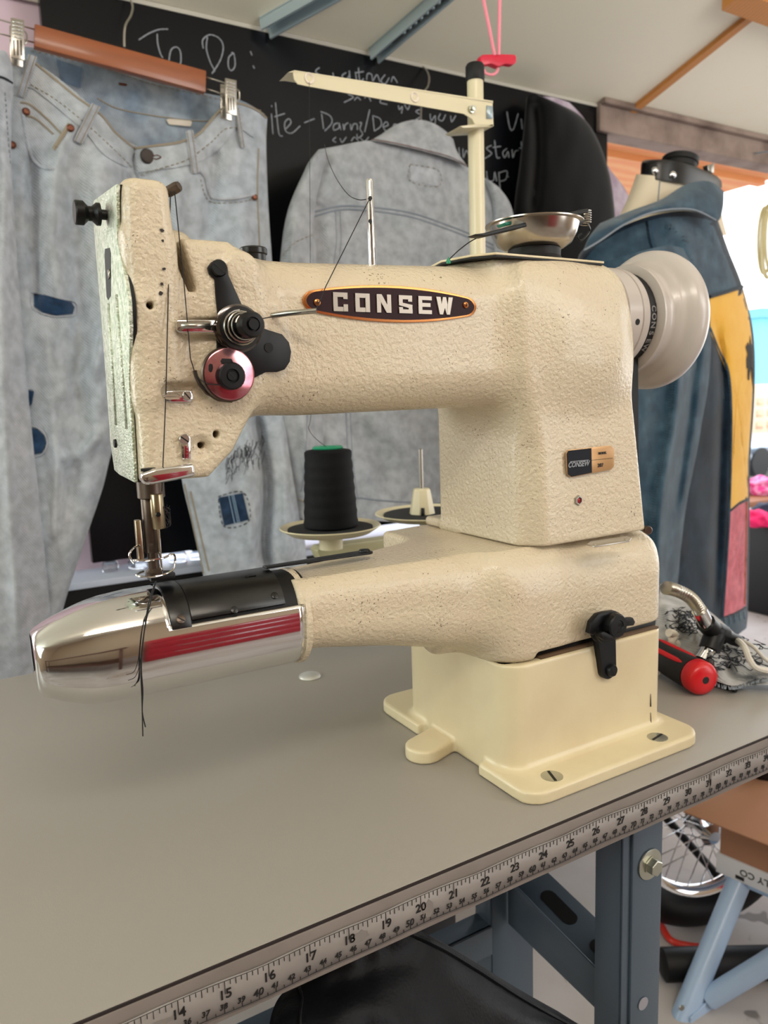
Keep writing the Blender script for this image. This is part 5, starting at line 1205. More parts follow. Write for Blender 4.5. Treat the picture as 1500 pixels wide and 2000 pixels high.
# ---------------- dress form wearing a patched jacket
DY = 0.66
df = thing('dress_form', 'cream tailor dress form with a black neck cap, right of the sewing machine', 'dress form', (1.25, DY+0.1, FLOOR))
nk = Cloth([(DY+.06, [(1243, 340), (1300, 345), (1350, 352), (1398, 360)]), (DY+.06, [(1232, 372), (1300, 380), (1350, 385), (1405, 385)]), (DY+.06, [(1218, 405), (1300, 420), (1360, 420), (1410, 420)]), (DY+.06, [(1200, 440), (1300, 460), (1360, 460), (1420, 460)])], 0.065, nu=40, nv=20, noise=0, power=0.5)
nko = nk.mesh('neck', mat('cream_jersey', (214, 200, 176), rough=0.8), df)
nk.line([(1290, 344), (1287, 372), (1284, 410)], 0.0012, 0.0006).build('neck_seam', M_stG, nko)
cp = Cloth([(DY+.06, [(1262, 312), (1300, 312), (1350, 322), (1380, 336), (1396, 346)]), (DY+.06, [(1253, 318), (1290, 316), (1350, 328), (1395, 342), (1408, 352)]), (DY+.06, [(1251, 340), (1290, 345), (1350, 352), (1410, 362)]), (DY+.06, [(1250, 346), (1290, 352), (1350, 360), (1410, 368)])], 0.072, nu=40, nv=20, noise=0, power=0.5)
cpo = cp.mesh('neck_cap', M_blackp, df)
q0 = at(1328, 318, y=DY+.05); ax_ = Vector((0.22, 0, 1)).normalized()
MB().lathe([(0.034, -0.006), (0.034, 0.004), (0.036, 0.006), (0.036, 0.016), (0.033, 0.018), (0.0001, 0.018)], q0-ax_*0.008, ax_, 22).build('cap_knob', M_dark, cpo, sharp=0.3)
MB().prism([at(*p_, y=DY+.03) for p_ in ((1382, 322), (1396, 318), (1394, 338), (1384, 334))], (0, 0.012, 0)).build('cap_lever', M_steel, cpo, bevel=0.001)
for px, py in ((1280, 333), (1314, 341)):
    MB().lathe([(0.0075, -0.002), (0.0075, 0.001), (0.005, 0.004), (0.0001, 0.005)], cp.on(px, py, 0.001), (-0.2, -1, 0.2), 16).build('dome_screw', M_chrome, cpo)
MB().tube([(1.25, DY+0.1, FLOOR+0.16), (1.25, DY+0.1, -0.14)], 0.014, 16).build('stand_pole', M_dark, df)
for k in range(3):
    a = 0.9+k*2*PI/3; MB().tube([(1.25, DY+0.1, FLOOR+0.20), (1.25+0.22*math.cos(a), DY+0.1+0.22*math.sin(a), FLOOR+0.009)], 0.009, 10).build('leg', M_dark, df)
dj = thing('denim_jacket', 'blue denim jacket with mustard and rose back panels worn by the dress form', 'jacket', (1.2, DY, 0.1))
db = Cloth([
 (DY, [(1160, 478), (1200, 450), (1260, 425), (1330, 412), (1375, 418), (1402, 430)]),
 (DY, [(1130, 500), (1200, 490), (1300, 480), (1380, 480), (1424, 492)]),
 (DY, [(1122, 580), (1220, 580), (1330, 580), (1400, 572), (1451, 562)]),
 (DY, [(1120, 700), (1240, 700), (1350, 690), (1420, 670), (1472, 655)]),
 (DY, [(1120, 820), (1240, 820), (1350, 815), (1430, 800), (1474, 770)]),
 (DY, [(1125, 960), (1240, 960), (1350, 960), (1430, 940), (1465, 910)]),
 (DY, [(1150, 1080), (1250, 1080), (1350, 1085), (1430, 1075), (1464, 1060)]),
 (DY, [(1180, 1180), (1250, 1190), (1350, 1210), (1420, 1205), (1461, 1185)]),
 (DY, [(1200, 1225), (1270, 1240), (1350, 1262), (1420, 1252), (1458, 1226)])], 0.075, power=0.5,
 folds=[([(1400, 640), (1412, 740), (1408, 900), (1396, 1190)], 9, -0.010), ([(1300, 440), (1340, 470), (1360, 560)], 16, 0.008)], seed=40, noise=0.004, nu=80, nv=120)
dbo = db.mesh('body', M_blue2, dj)
db.patch([(1165, 480), (1200, 458), (1240, 440), (1290, 425), (1340, 422), (1380, 428), (1400, 436), (1420, 490), (1438, 530), (1449, 560), (1420, 568), (1386, 576), (1330, 590), (1260, 590), (1190, 590), (1130, 580), (1132, 520)], 0.0014, 0.001, 14).build('yoke', M_blue, dj)
yp = db.patch([(1386, 582), (1420, 572), (1449, 565), (1460, 600), (1467, 650), (1471, 700), (1470, 770), (1466, 830), (1461, 900), (1461, 972), (1444, 980), (1426, 995), (1428, 900), (1429, 800), (1424, 730), (1408, 690), (1388, 650)], 0.0020, 0.001, 14).build('mustard_panel', M_yel, dj)
pp = db.patch([(1427, 1000), (1444, 986), (1461, 978), (1459, 1080), (1457, 1184), (1435, 1196), (1414, 1204), (1420, 1120)], 0.0020, 0.001, 12).build('rose_panel', M_pinkc, dj)
db.line([(1458, 980), (1456, 1080), (1454, 1180)], 0.0022, 0.002).build('rust_piping', mat('rust_cloth', (160, 92, 60), rough=0.9), dj)
db.line([(1386, 640), (1404, 685), (1422, 725), (1428, 800), (1427, 900), (1424, 1010), (1417, 1120), (1410, 1208)], 0.0030, 0.002).build('panel_seam', M_blue, dj)
hb = db.patch([(1398, 1212), (1430, 1202), (1458, 1188), (1457, 1228), (1440, 1240), (1412, 1250), (1385, 1250), (1380, 1222)], 0.0030, 0.002).build('hem_band', M_blue, dj)
for k in range(7):
    x = 1396+k*9.5; db.line([(x, 1213-k*3.2), (x+2, 1228-k*3.2)], 0.0016, 0.0050).build('pucker', denim('pale_pucker', (104, 132, 150), (130, 150, 164), 30), hb)
db.line([(1386, 580), (1420, 570), (1450, 560)], 0.0036, 0.003).build('yoke_seam', M_blue2, dj)
# small dark embroidered rider on the mustard panel
rd = db.patch([(1465, 655), (1468, 672), (1472, 678), (1472, 700), (1474, 745), (1472, 770), (1469, 745), (1466, 712), (1464, 742), (1461, 742), (1461, 712), (1458, 720), (1458, 700), (1461, 690), (1457, 678), (1461, 668), (1464, 676)], 0.0042, 0.001, 4).build('embroidered_figure', mat('charcoal_thread', (46, 42, 42), rough=0.9), dj)
# sleeve hanging in front
sl = Cloth([(DY-.06, [(1150, 520), (1220, 500), (1300, 480), (1350, 490)]), (DY-.06, [(1140, 620), (1230, 610), (1320, 600), (1385, 610)]), (DY-.06, [(1150, 740), (1240, 740), (1320, 740), (1388, 730)]), (DY-.06, [(1170, 860), (1240, 860), (1310, 860), (1368, 860)]), (DY-.06, [(1190, 1000), (1250, 1000), (1300, 1000), (1342, 1000)]), (DY-.06, [(1210, 1110), (1250, 1110), (1300, 1110), (1330, 1110)]), (DY-.06, [(1220, 1210), (1260, 1215), (1290, 1215), (1318, 1210)])], 0.05, folds=[([(1330, 640), (1320, 800), (1290, 1000), (1285, 1180)], 14, 0.014), ([(1365, 650), (1345, 820), (1318, 1000)], 9, -0.010), ([(1330, 500), (1350, 540), (1356, 600)], 9, 0.012)], nu=50, nv=90, seed=44, noise=0.005)
slo = sl.mesh('sleeve', M_blue, dj)
sl.line([(1266, 425+70), (1272, 470+50), (1280, 560)], 0.002, 0.001).build('seam', M_stG, slo)
cl_ = Cloth([(DY-.05, [(1172, 436), (1230, 412), (1290, 390), (1340, 360), (1385, 354), (1414, 374)]), (DY-.08, [(1160, 450), (1230, 420), (1290, 398), (1350, 382), (1395, 385), (1413, 400)]), (DY-.09, [(1148, 468), (1200, 440), (1260, 412), (1320, 400), (1370, 405), (1408, 424)]), (DY-.09, [(1138, 492), (1170, 474), (1220, 440), (1280, 416), (1350, 412), (1400, 434)])], 0.012, nu=50, nv=24, seed=46, noise=0.003, power=0.3)
clo = cl_.mesh('collar', M_blue, dj)
cl_.line([(1140, 489), (1172, 470), (1222, 437), (1282, 413), (1350, 409), (1398, 430)], 0.0016, 0.001).build('collar_seam', M_stG, clo)
db.line([(1266, 432), (1272, 470), (1282, 500)], 0.0050, 0.003).build('shoulder_seam', M_blue, dj)
# ============================================================ THREAD STAND
M_stand = mat('cream_stand_paint', (212, 202, 170), rough=0.35, coat=0.2)
M_foam = mat('dark_grey_foam', (30, 30, 33), rough=0.95, bump=(300, 0.4, 2))
SY = 0.47
PX = at(930, 300, y=SY).x
ts = thing('thread_stand', 'cream metal thread stand with a tall pole and two dishes behind the machine', 'thread stand', (PX, SY, 0))
zt = at(926, 146, y=SY).z
MB().tube([(PX, SY, 0.001), (PX, SY, zt)], 0.0105, 28).build('pole', M_stand, ts, sharp=0.6)
MB().lathe([(0.034, 0.0), (0.034, 0.004), (0.020, 0.008), (0.0106, 0.010), (0.0106, 0.03)], (PX, SY, 0.0002), (0, 0, 1), 32).build('pole_foot', M_stand, ts)
MB().lathe([(0.0118, -0.008), (0.0124, -0.006), (0.0122, 0.010), (0.0108, 0.0125), (0.0001, 0.013)], (PX, SY, zt), (0, 0, 1), 28).build('pole_cap', M_dark, ts)
AY = SY-0.018
pA = [at(*p, y=AY) for p in ((572, 138), (962, 200), (964, 246), (930, 246), (922, 232), (906, 222), (600, 168), (582, 164), (575, 155))]
arm2 = MB().prism(pA, (0, 0.0016, 0)).build('guide_arm', M_stand, ts, smooth=False)
MB().prism([at(*p, y=AY) for p in ((563, 141), (575, 137), (963, 197), (963, 201), (575, 141))], (0, 0.026, 0)).build('arm_flange', M_stand, arm2, smooth=False)
MB().prism([at(*p, y=AY) for p in ((930, 242), (964, 242), (964, 247), (906, 250), (898, 246))], (0, 0.034, 0)).build('arm_clamp', M_stand, arm2, bevel=0.0008)
MB().prism([at(*p, y=AY-.0005) for p in ((950, 206), (962, 208), (962, 232), (950, 232))], (0, -0.0006, 0)).build('clamp_window', M_galv, arm2)
for px, py in ((604, 153), (810, 190)):
    MB().lathe([(0.0035, 0), (0.0055, 0.0012), (0.0062, 0.0006), (0.0062, 0), (0.0024, -0.001)], at(px, py, y=AY-.0002), (0, -1, 0), 24, closed=True).build('eyelet', mat('white_ceramic', (226, 214, 200), rough=0.25), arm2)
MB().lathe([(0.0048, 0), (0.0048, 0.003), (0.003, 0.0032), (0.003, 0.007), (0.0001, 0.0072)], at(920, 214, y=AY), (0, -1, 0), 12).build('clamp_bolt', M_zinc, arm2, sharp=0.4)
# lower bar and dishes
D1Y, D2Y = 0.415, 0.52
bar_pts = [at(*p, y=0.44) for p in ((627, 1068), (840, 1042), (900, 1036), (900, 1070), (628, 1094), (620, 1076))]
MB().prism(bar_pts, (0, 0.022, 0)).build('dish_bar', mat('olive_cream_paint', (176, 170, 136), rough=0.4), ts, bevel=0.001)
MB().box((at(880, 1040, y=0.45).x, 0.440, at(880, 1060, y=0.45).z-0.01), (PX+0.012, 0.475, at(880, 1060, y=0.45).z+0.012)).build('bar_clamp', M_stand, ts, bevel=0.002)
for k, (px, py, yy, rp) in enumerate(((645, 1029, D1Y, 99), (838, 1001, D2Y, 106))):
    c = at(px, py, y=yy); R_ = rp/CAM_F*((c-CAM_LOC).dot(_f))
    d_ = MB().lathe([(0.001, -0.010), (R_*0.55, -0.010), (R_*0.80, -0.007), (R_*0.97, -0.0005), (R_, 0.0006), (R_*0.985, 0.0018), (R_*0.95, 0.0006), (R_*0.78, -0.005), (R_*0.55, -0.008), (0.001, -0.008)], c, (0, 0, 1), 56).build('spool_dish', M_stand, ts)
    MB().lathe([(0.001, -0.008), (R_*0.84, -0.0045), (R_*0.84, -0.0005), (0.001, -0.0005)], c, (0, 0, 1), 48).build('foam_pad', M_foam, d_, sharp=0.5)
    MB().lathe([(0.014, -0.026), (0.014, -0.010)], c, (0, 0, 1), 20).build('dish_boss', M_stand, d_)
    if k == 0: MB().tube([c, c+Vector((0, 0, 0.012))], 0.010, 16).build('spool_holder', M_stand, ts)
    else:
        h0 = at(825, 1016, y=yy); mb = MB(); c2 = Vector((h0.x, yy, c.z))
        mb.lathe([(0.0185, 0), (0.0125, 0.034), (0.0110, 0.036), (0.0001, 0.036)], c2, (0, 0, 1), 8); ho = mb.build('spool_holder', M_stand, ts, sharp=0.3)
        zt2 = at(825, 876, y=yy).z; MB().lathe([(0.0031, 0), (0.0031, zt2-c2.z-0.037), (0.0018, zt2-c2.z-0.036)], c2+Vector((0, 0, 0.036)), (0, 0, 1), 16).build('spool_pin', M_steel, ho)
        MB().prism([at(*p, y=yy-0.0175) for p in ((822, 992), (829, 992), (830, 1012), (822, 1012))], (0, -0.0004, 0)).build('holder_slot', M_dark, ho)
# cone of thread
c = at(647, 1029, y=D1Y); k_ = (c-CAM_LOC).dot(_f)/CAM_F
top = at(633, 876, y=D1Y).z; hh_ = top-c.z; rb, rt = 53*k_, 45*k_
cn = thing('thread_cone', 'large cone of black thread standing on the left dish of the thread stand', 'thread', tuple(c))
prof = [(rb*0.9, 0.0002), (rb, 0.002)]+[(rb+(rt-rb)*t+0.0005*math.sin(t*40), 0.002+(hh_-0.006)*t) for t in [i/20 for i in range(1, 21)]]+[(rt*0.93, hh_-0.002), (rt*0.5, hh_), (0.012, hh_)]
MB().lathe(prof, c, (0, 0, 1), 48).build('wound_thread', mat('black_wound_thread', (7, 7, 10), rough=0.7, wave=(300, 0.5, (18, 18, 24), 0.5, 'Z'), spec=0.2), cn)
MB().lathe([(0.0065, hh_-0.004), (0.0165, hh_-0.003), (0.0180, hh_+0.0005), (0.0165, hh_+0.0025), (0.0105, hh_+0.002), (0.0088, hh_-0.002)], c, (0, 0, 1), 32, closed=True).build('cone_core', mat('green_plastic', (20, 132, 96), rough=0.35), cn)
mb = MB(); mb.tube(catmull([c+Vector((0, 0, hh_)), at(604, 840, y=0.40), at(608, 790, y=0.42), at(606, 500, y=0.445), at(604, 160, y=AY-0.003)], 8), 0.0003, 5)
o = mb.build('cone_thread', M_thr); tag(o, 'thin black thread rising from the cone to the guide arm eyelet', 'thread')

# ============================================================ PIN DISH AND SNIPS ON THE MACHINE
zl = 0.3996; DCY = 0.0945; dc = Vector((0.404, DCY, zl))
q = at(1043, 440, y=DCY); dc.x = q.x; kk = (q-CAM_LOC).dot(_f)/CAM_F; R_ = 93*kk
zr = q.z
pd = thing('pin_dish', 'round stainless magnetic pin dish on top of the machine', 'dish', tuple(dc))
zb_ = zl+0.0105
MB().lathe([(0.0001, 0.0), (R_*0.56, 0.0), (R_*0.58, 0.002), (R_*0.55, 0.004), (R_*0.55, 0.0098), (0.0001, 0.0098)], (dc.x, dc.y, zl+0.0004), (0, 0, 1), 48).build('magnet_base', M_dark, pd, sharp=0.5)
H_ = zr-zb_
MB().lathe([(0.0001, 0), (R_*0.60, 0), (R_*0.78, H_*0.22), (R_*0.88, H_*0.60), (R_*0.93, H_*0.97), (R_*1.02, H_), (R_*1.02, H_+0.0009), (R_*0.92, H_+0.0007), (R_*0.86, H_*0.62), (R_*0.76, H_*0.28), (R_*0.58, 0.0012), (0.0001, 0.0012)], (dc.x, dc.y, zb_), (0, 0, 1), 64).build('bowl', mat('satin_stainless', (180, 172, 162), rough=0.22, metal=1.0), pd, sharp=1.0)
sn = thing('thread_snips', 'black spring thread snips resting across the steel pin dish', 'snips', (dc.x, dc.y, zr+0.002))
def bar3(mb, pts, w_, t_, y):
    P = [at(a, b, y=y) for a, b in pts]; return mb.prism(P, (0, t_, 0))
bar3(MB(), [(928, 457), (945, 455), (1000, 440), (1090, 420), (1135, 409), (1150, 407), (1150, 414), (1100, 426), (1010, 447), (950, 461), (935, 460)], 0, 0.010, 0.074).build('upper_blade', M_blackm, sn, bevel=0.0008)
bar3(MB(), [(1060, 430), (1110, 420), (1140, 424), (1152, 428), (1150, 434), (1128, 433), (1090, 432)], 0, 0.010, 0.080).build('lower_blade', M_blackm, sn, bevel=0.0008)
coil(at(1143, 412, y=0.080), (0, 0, -1), 0.0042, 0.0042, 0.0100, 6, 0.0006).build('spring', M_steel, sn)
mb = MB(); pxtube(mb, [(1136, 456, .10), (1128, 463, .10), (1134, 470, .10), (1144, 462, .10), (1152, 448, .10), (1146, 436, .09)], .10, 0.0008); mb.build('finger_loop', M_blackm, sn)
o = MB().prism([at(*p, y=0.084) for p in ((985, 435), (1010, 428), (1024, 427), (1026, 436), (990, 440))], (0, 0.010, 0.0)).build('plastic_scrap', mat('teal_plastic', (18, 128, 110), rough=0.3), bevel=0.0005); tag(o, 'small teal plastic scrap lying in the steel pin dish', 'scrap')
mb = MB(); pxtube(mb, [(958, 455, .09), (925, 468, .09), (897, 488, .09), (878, 506, .09)], .09, 0.0004); o = mb.build('bead_wire', M_blackm)
mb = MB(); mb.lathe([(0.0001, -0.001), (0.0016, -0.0006), (0.0018, 0.001), (0.0001, 0.004)], at(876, 513, y=.09), (0, 0, 1), 12)
o2 = mb.build('green_tip', mat('green_plastic', (20, 132, 96)), o); tag(o, 'thin wire with a green tip hanging from the pin dish', 'wire')

# ============================================================ PINK RELEASE CORD
RY = 0.62
rc = thing('release_cord', 'pink cord with a red pull handle hanging from the ceiling', 'pull cord', tuple(at(975, 118, y=RY)))
M_cord = mat('pink_cord', (236, 130, 150), rough=0.8, wave=(260, 0.4, (250, 190, 200), 0.0, 'Z')); M_red = mat('red_plastic', (206, 24, 58), rough=0.35)
zc_ = ceil_z(RY)
for a, b in (((944, -10), (966, 108)), ((978, -10), (974, 108))):
    A_, B_ = at(*a, y=RY), at(*b, y=RY); A_ = B_+(A_-B_)*((zc_-B_.z)/(A_.z-B_.z)); m_ = (A_+B_)/2+Vector((-0.003, 0, 0))
    MB().tube(catmull([A_, m_, B_], 8), 0.0026, 8).build('cord', M_cord, rc)
MB().prism([at(*p, y=RY) for p in ((940, 110), (944, 106), (975, 105), (1005, 106), (1009, 110), (1009, 122), (1003, 126), (988, 124), (975, 130), (960, 124), (944, 128), (940, 122))], (0, 0.012, 0)).build('pull_handle', M_red, rc, bevel=0.0015)
mb = MB(); pxtube(mb, [(970, 128), (972, 138), (962, 146), (948, 143), (946, 136)], RY+.006, 0.0020); mb.build('cord_end', M_cord, rc)

# ============================================================ RAG, LAMP NECK, SCREWDRIVER ON THE TABLE
M_rag = denim('grey_denim_scrap', (150, 150, 152), (196, 196, 196), 22)
def tz(px, py, z=0.002): return tuple(at(px, py, z=z))
def ragrow(lst):
    out = []
    for px, py, z in lst: 
        p = at(px, py, z=z*0.62+0.001); out.append((px, py, p.y))
    return out
rag = Cloth([
 (0, ragrow([(1290, 1140, .085), (1325, 1152, .080), (1365, 1178, .070), (1400, 1205, .058), (1440, 1240, .040), (1475, 1262, .025)])),
 (0, ragrow([(1285, 1180, .075), (1330, 1195, .070), (1375, 1225, .058), (1420, 1255, .042), (1460, 1275, .028), (1500, 1290, .016)])),
 (0, ragrow([(1280, 1230, .050), (1330, 1240, .050), (1380, 1265, .040), (1430, 1290, .026), (1475, 1305, .018), (1520, 1315, .010)])),
 (0, ragrow([(1280, 1280, .024), (1335, 1280, .028), (1385, 1300, .022), (1430, 1320, .014), (1480, 1325, .010), (1530, 1330, .006)])),
 (0, ragrow([(1285, 1318, .006), (1340, 1315, .008), (1392, 1328, .006), (1432, 1340, .004), (1485, 1338, .006), (1535, 1340, .004)]))], 0.006, nu=70, nv=60, noise=0.007, seed=60,
 folds=[([(1330, 1200), (1380, 1260), (1400, 1310)], 10, 0.010), ([(1420, 1300), (1440, 1325), (1480, 1330)], 8, -0.006), ([(1300, 1180), (1320, 1250)], 10, 0.008)], power=0.25)
rg_t = thing('denim_scrap', 'grey denim scrap with black embroidery threads lying on the table behind the machine', 'fabric', tuple(at(1400, 1320, z=0.0)))
ro = rag.mesh('cloth', M_rag, rg_t)
rgn = random.Random(21)
def scr(n_, x0, x1, y0, y1, sl_):
    mb = MB()
    for k in range(n_):
        x = rgn.uniform(x0, x1); y = rgn.uniform(y0, y1); P = [(x, y)]
        for j in range(3): x += rgn.uniform(-14, 16); y += rgn.uniform(-9, 9)+sl_; P.append((x, y))
        mb.tube([rag.on(p.x, p.y, 0.0012) for p in catmull([Vector((a, b, 0)) for a, b in P], 4)], 0.00045, 4)
    return mb
o = scr(46, 1318, 1360, 1190, 1235, 0).build('embroidery_threads', M_stD, rg_t); o['kind'] = 'stuff'
o = scr(60, 1385, 1480, 1245, 1305, 2).build('embroidery_threads', M_stD, rg_t); o['kind'] = 'stuff'
mb = MB()
for k in range(60):
    t = rgn.random(); x = 1395+t*105; y = 1330+8*math.sin(t*5)+2; mb.tube([rag.on(x, y, 0.001), rag.on(x+rgn.uniform(-4, 4), y+7, 0.006)], 0.0004, 4)
o = mb.build('frayed_edge', M_stG, rg_t); o['kind'] = 'stuff'
# bright rope knot next to the rag
mb = MB(); pxtube(mb, [(1306, 1236, .15), (1318, 1240, .15), (1312, 1252, .15), (1322, 1258, .15), (1312, 1266, .15), (1322, 1272, .15), (1306, 1274, .15)], .15, 0.0045, 10)
o = mb.build('cord_knot', mat('cream_cotton_cord', (214, 206, 192), rough=0.95, bump=(300, 0.6, 3))); tag(o, 'small knot of cream cotton cord between the machine base and the denim scrap', 'cord')
# lamp neck
lamp = thing('gooseneck_lamp', 'silver gooseneck lamp stem with a black taped joint beside the dress form jacket', 'lamp', tuple(at(1366, 1300, z=0.0)))
LY_ = 0.112
mb = MB(); P = catmull([at(*p, y=LY_) for p in ((1300, 1148), (1318, 1152), (1345, 1165), (1362, 1184), (1372, 1204))], 24)
rs = [0.0062+0.0006*math.sin(i*1.6) for i in range(len(P))]; mb.tube(P, rs, 14); mb.build('flexible_neck', M_steel, lamp)
MB().tube([at(1366, 1192, y=LY_), at(1384, 1228, y=LY_)], 0.0078, 18).build('neck_ferrule', M_chrome, lamp)
mb = MB(); pxtube(mb, [(1378, 1216, LY_), (1392, 1230, LY_), (1412, 1240, LY_-.002), (1442, 1252, LY_-.004)], .13, [0.0100]*7+[0.0105]*6+[0.0065]*6, 12); jt = mb.build('taped_joint', M_blackm, lamp)
mb = MB(); mb.tube([at(1400, 1228, y=LY_), at(1386, 1268, y=LY_-.002)], 0.0108, 14); mb.build('joint_socket', M_blackm, jt)
MB().tube([at(1388, 1262, y=LY_-.001), at(1369, 1292, y=LY_-.004)], 0.0080, 18).build('chrome_tube', M_chrome, lamp)
M_wc = mat('white_cable_sheath', (200, 194, 184), rough=0.5)
mb = MB(); pxtube(mb, [(1438, 1249, LY_-.004), (1454, 1264, .08), (1464, 1288, .072), (1480, 1306, .066), (1520, 1312, .06)], .08, 0.0032); mb.build('white_cable', M_wc, lamp)
mb = MB(); pxtube(mb, [(1440, 1247, LY_-.003), (1470, 1262, .085), (1492, 1285, .078), (1520, 1305, .07)], .08, 0.0020); mb.build('white_cable', M_wc, lamp)
o = MB().tube([at(1392, 1333, z=0.004), at(1438, 1346, z=0.004)], 0.0036, 12).build('black_rod', M_blackm); tag(o, 'short black rod poking out from under the denim scrap', 'rod')
# screwdriver
e = at(1377, 1328, z=0.0175); ax_ = Vector((-0.262, -0.965, 0.0)).normalized()
M_redp = mat('red_cap_plastic', (200, 20, 30), rough=0.3)
sd_ = thing('screwdriver', 'screwdriver with a black grip and red end cap beside the machine base', 'screwdriver', (e.x, e.y, 0))
MB().lathe([(0.0001, -0.004), (0.0158, -0.004), (0.0170, -0.002), (0.0170, 0.007), (0.0155, 0.0105), (0.0120, 0.0125), (0.0070, 0.0132), (0.0001, 0.0134)], e-ax_*0.012, ax_, 36).build('end_cap', M_redp, sd_, sharp=1.0)
hp = []
for i in range(20):
    t = i/19; hp.append((0.0166-0.0012*math.sin(PI*t)**2-0.003*max(0, t-0.8)*5, -t*0.095))
MB().lathe([(0.0001, 0)]+hp+[(0.0001, -0.096)], e-ax_*0.016, ax_, 30).build('grip', mat('black_grip_rubber', (14, 13, 14), rough=0.6), sd_, sharp=0.8)
up_ = Vector((0, 0, 1)); sid = ax_.cross(up_)
for sg in (1.2, 2.3):
    P = [e-ax_*(0.016+t)+(up_*math.sin(sg)-sid*math.cos(sg))*0.0152 for t in (0.004, 0.014, 0.055, 0.075)]
    MB().tube(P, [0.0012, 0.0028, 0.0028, 0.001], 8).build('red_inlay', M_redp, sd_)
MB().tube([e-ax_*0.112, e-ax_*0.20], 0.0035, 14).build('shaft', M_chrome, sd_)
MB().lathe([(0.0038, 0.0), (0.0034, 0.0004)], e+ax_*0.0013, ax_, 16).build('cap_mark', M_ink, sd_)

# ============================================================ LOW SHELF AND JARS BEHIND THE TABLE
shx0, shx1 = at(110, 1140, y=1.12).x, 1.3
shz = at(260, 1124, y=1.10).z
sh_ = thing('low_shelf', 'pale edged low shelf under the chalkboard behind the table', 'shelf', (0.6, 1.16, FLOOR))
MB().box((shx0-0.4, 1.10, shz-0.012), (shx1, 1.34, shz)).build('shelf_board', mat('pale_blue_edge', (196, 206, 226), rough=0.4), sh_, bevel=0.001)
MB().box((shx0-0.4, 1.105, FLOOR), (shx1, 1.12, shz-0.012)).build('front_panel', M_dark, sh_, smooth=False)
MB().box((shx0-0.4, 1.12, FLOOR), (shx0-0.38, 1.34, shz-0.012)).box((shx1-0.02, 1.12, FLOOR), (shx1, 1.34, shz-0.012)).build('side_panel', M_dark, sh_, smooth=False)
M_gl = mat('clear_glass', (236, 240, 244), rough=0.05); M_gl.node_tree.nodes['Principled BSDF'].inputs['Transmission Weight'].default_value = 0.95
gi = [('small clear glass jar on the low shelf, leftmost of the row', 215, 0.016, .022), ('squat clear glass jar on the low shelf, second from the left', 272, 0.022, .018), ('clear glass jar on the low shelf left of the needle', 300, 0.014, .026), ('clear glass jar on the low shelf right of the needle', 348, 0.018, .026), ('clear glass jar on the low shelf, rightmost of the row', 385, 0.014, .020)]
for lab, px, r_, h_ in gi:
    c = at(px, 1100, y=1.17); jt_ = thing('glass_jar', lab, 'jar', (c.x, 1.17, shz), 'glass jars on the low shelf')
    MB().lathe([(0.0001, 0.0005), (r_, 0.0005), (r_, h_*0.75), (r_*0.8, h_*0.9), (r_*0.8, h_), (r_*0.72, h_), (r_*0.72, h_*0.88), (r_*0.9, h_*0.72), (r_*0.9, 0.003), (0.0001, 0.003)], (c.x, 1.17, shz), (0, 0, 1), 20).build('glass', M_gl, jt_)
    MB().lathe([(0.0001, h_), (r_*0.85, h_), (r_*0.85, h_+0.006), (0.0001, h_+0.006)], (c.x, 1.17, shz+0.0002), (0, 0, 1), 20).build('lid', M_dark, jt_, sharp=0.5)

# ============================================================ UNDER THE TABLE
# stool top behind the front edge
M_vinyl = mat('black_vinyl', (11, 13, 17), rough=0.46, bump=(420, 0.5, 3, 0.0006), spec=0.2)
st = thing('office_chair', 'black vinyl chair back tucked under the table edge', 'chair', (0.35, -0.02, FLOOR))
CP = [(520, 2060), (530, 1985), (560, 1935), (620, 1905), (700, 1860), (770, 1800), (830, 1822), (900, 1862), (980, 1912), (1080, 1968), (1160, 2010), (1200, 2060)]
ch = Cloth([(0.08, [(560, 1930), (640, 1890), (730, 1830), (800, 1812), (860, 1838), (930, 1880), (1010, 1930), (1090, 1975)]), (0.07, [(538, 1960), (640, 1930), (750, 1890), (850, 1880), (950, 1920), (1050, 1970), (1130, 2000)]), (0.05, [(525, 2010), (650, 1990), (800, 1970), (950, 1990), (1060, 2020), (1185, 2030)]), (0.03, [(520, 2120), (700, 2120), (900, 2120), (1050, 2140), (1240, 2140)]), (0.02, [(540, 2300), (700, 2300), (900, 2300), (1240, 2300)])], 0.020, nu=60, nv=50, noise=0.002, power=0.35, seed=70)
cho = ch.mesh('backrest', M_vinyl, st)
ch.line([(800, 1822), (860, 1850), (930, 1892), (1010, 1944), (1090, 1990), (1150, 2022)], 0.0018, 0.0010).build('piping', M_vinyl, cho)
ch.line([(584, 1928), (590, 1950), (586, 1990), (588, 2040)], 0.0010, 0.0006).build('piping', M_dark, cho)
cc = at(850, 2500, y=0.03)
MB().lathe([(0.018, 0), (0.018, 0.38)], (cc.x, 0.06, FLOOR+0.06), (0, 0, 1), 20).build('gas_column', M_dark, st)
for k in range(5):
    a = k*2*PI/5; MB().tube([(cc.x, 0.06, FLOOR+0.08), (cc.x+0.26*math.cos(a), 0.06+0.26*math.sin(a), FLOOR+0.045)], [0.020, 0.012], 10).build('leg', M_dark, st)

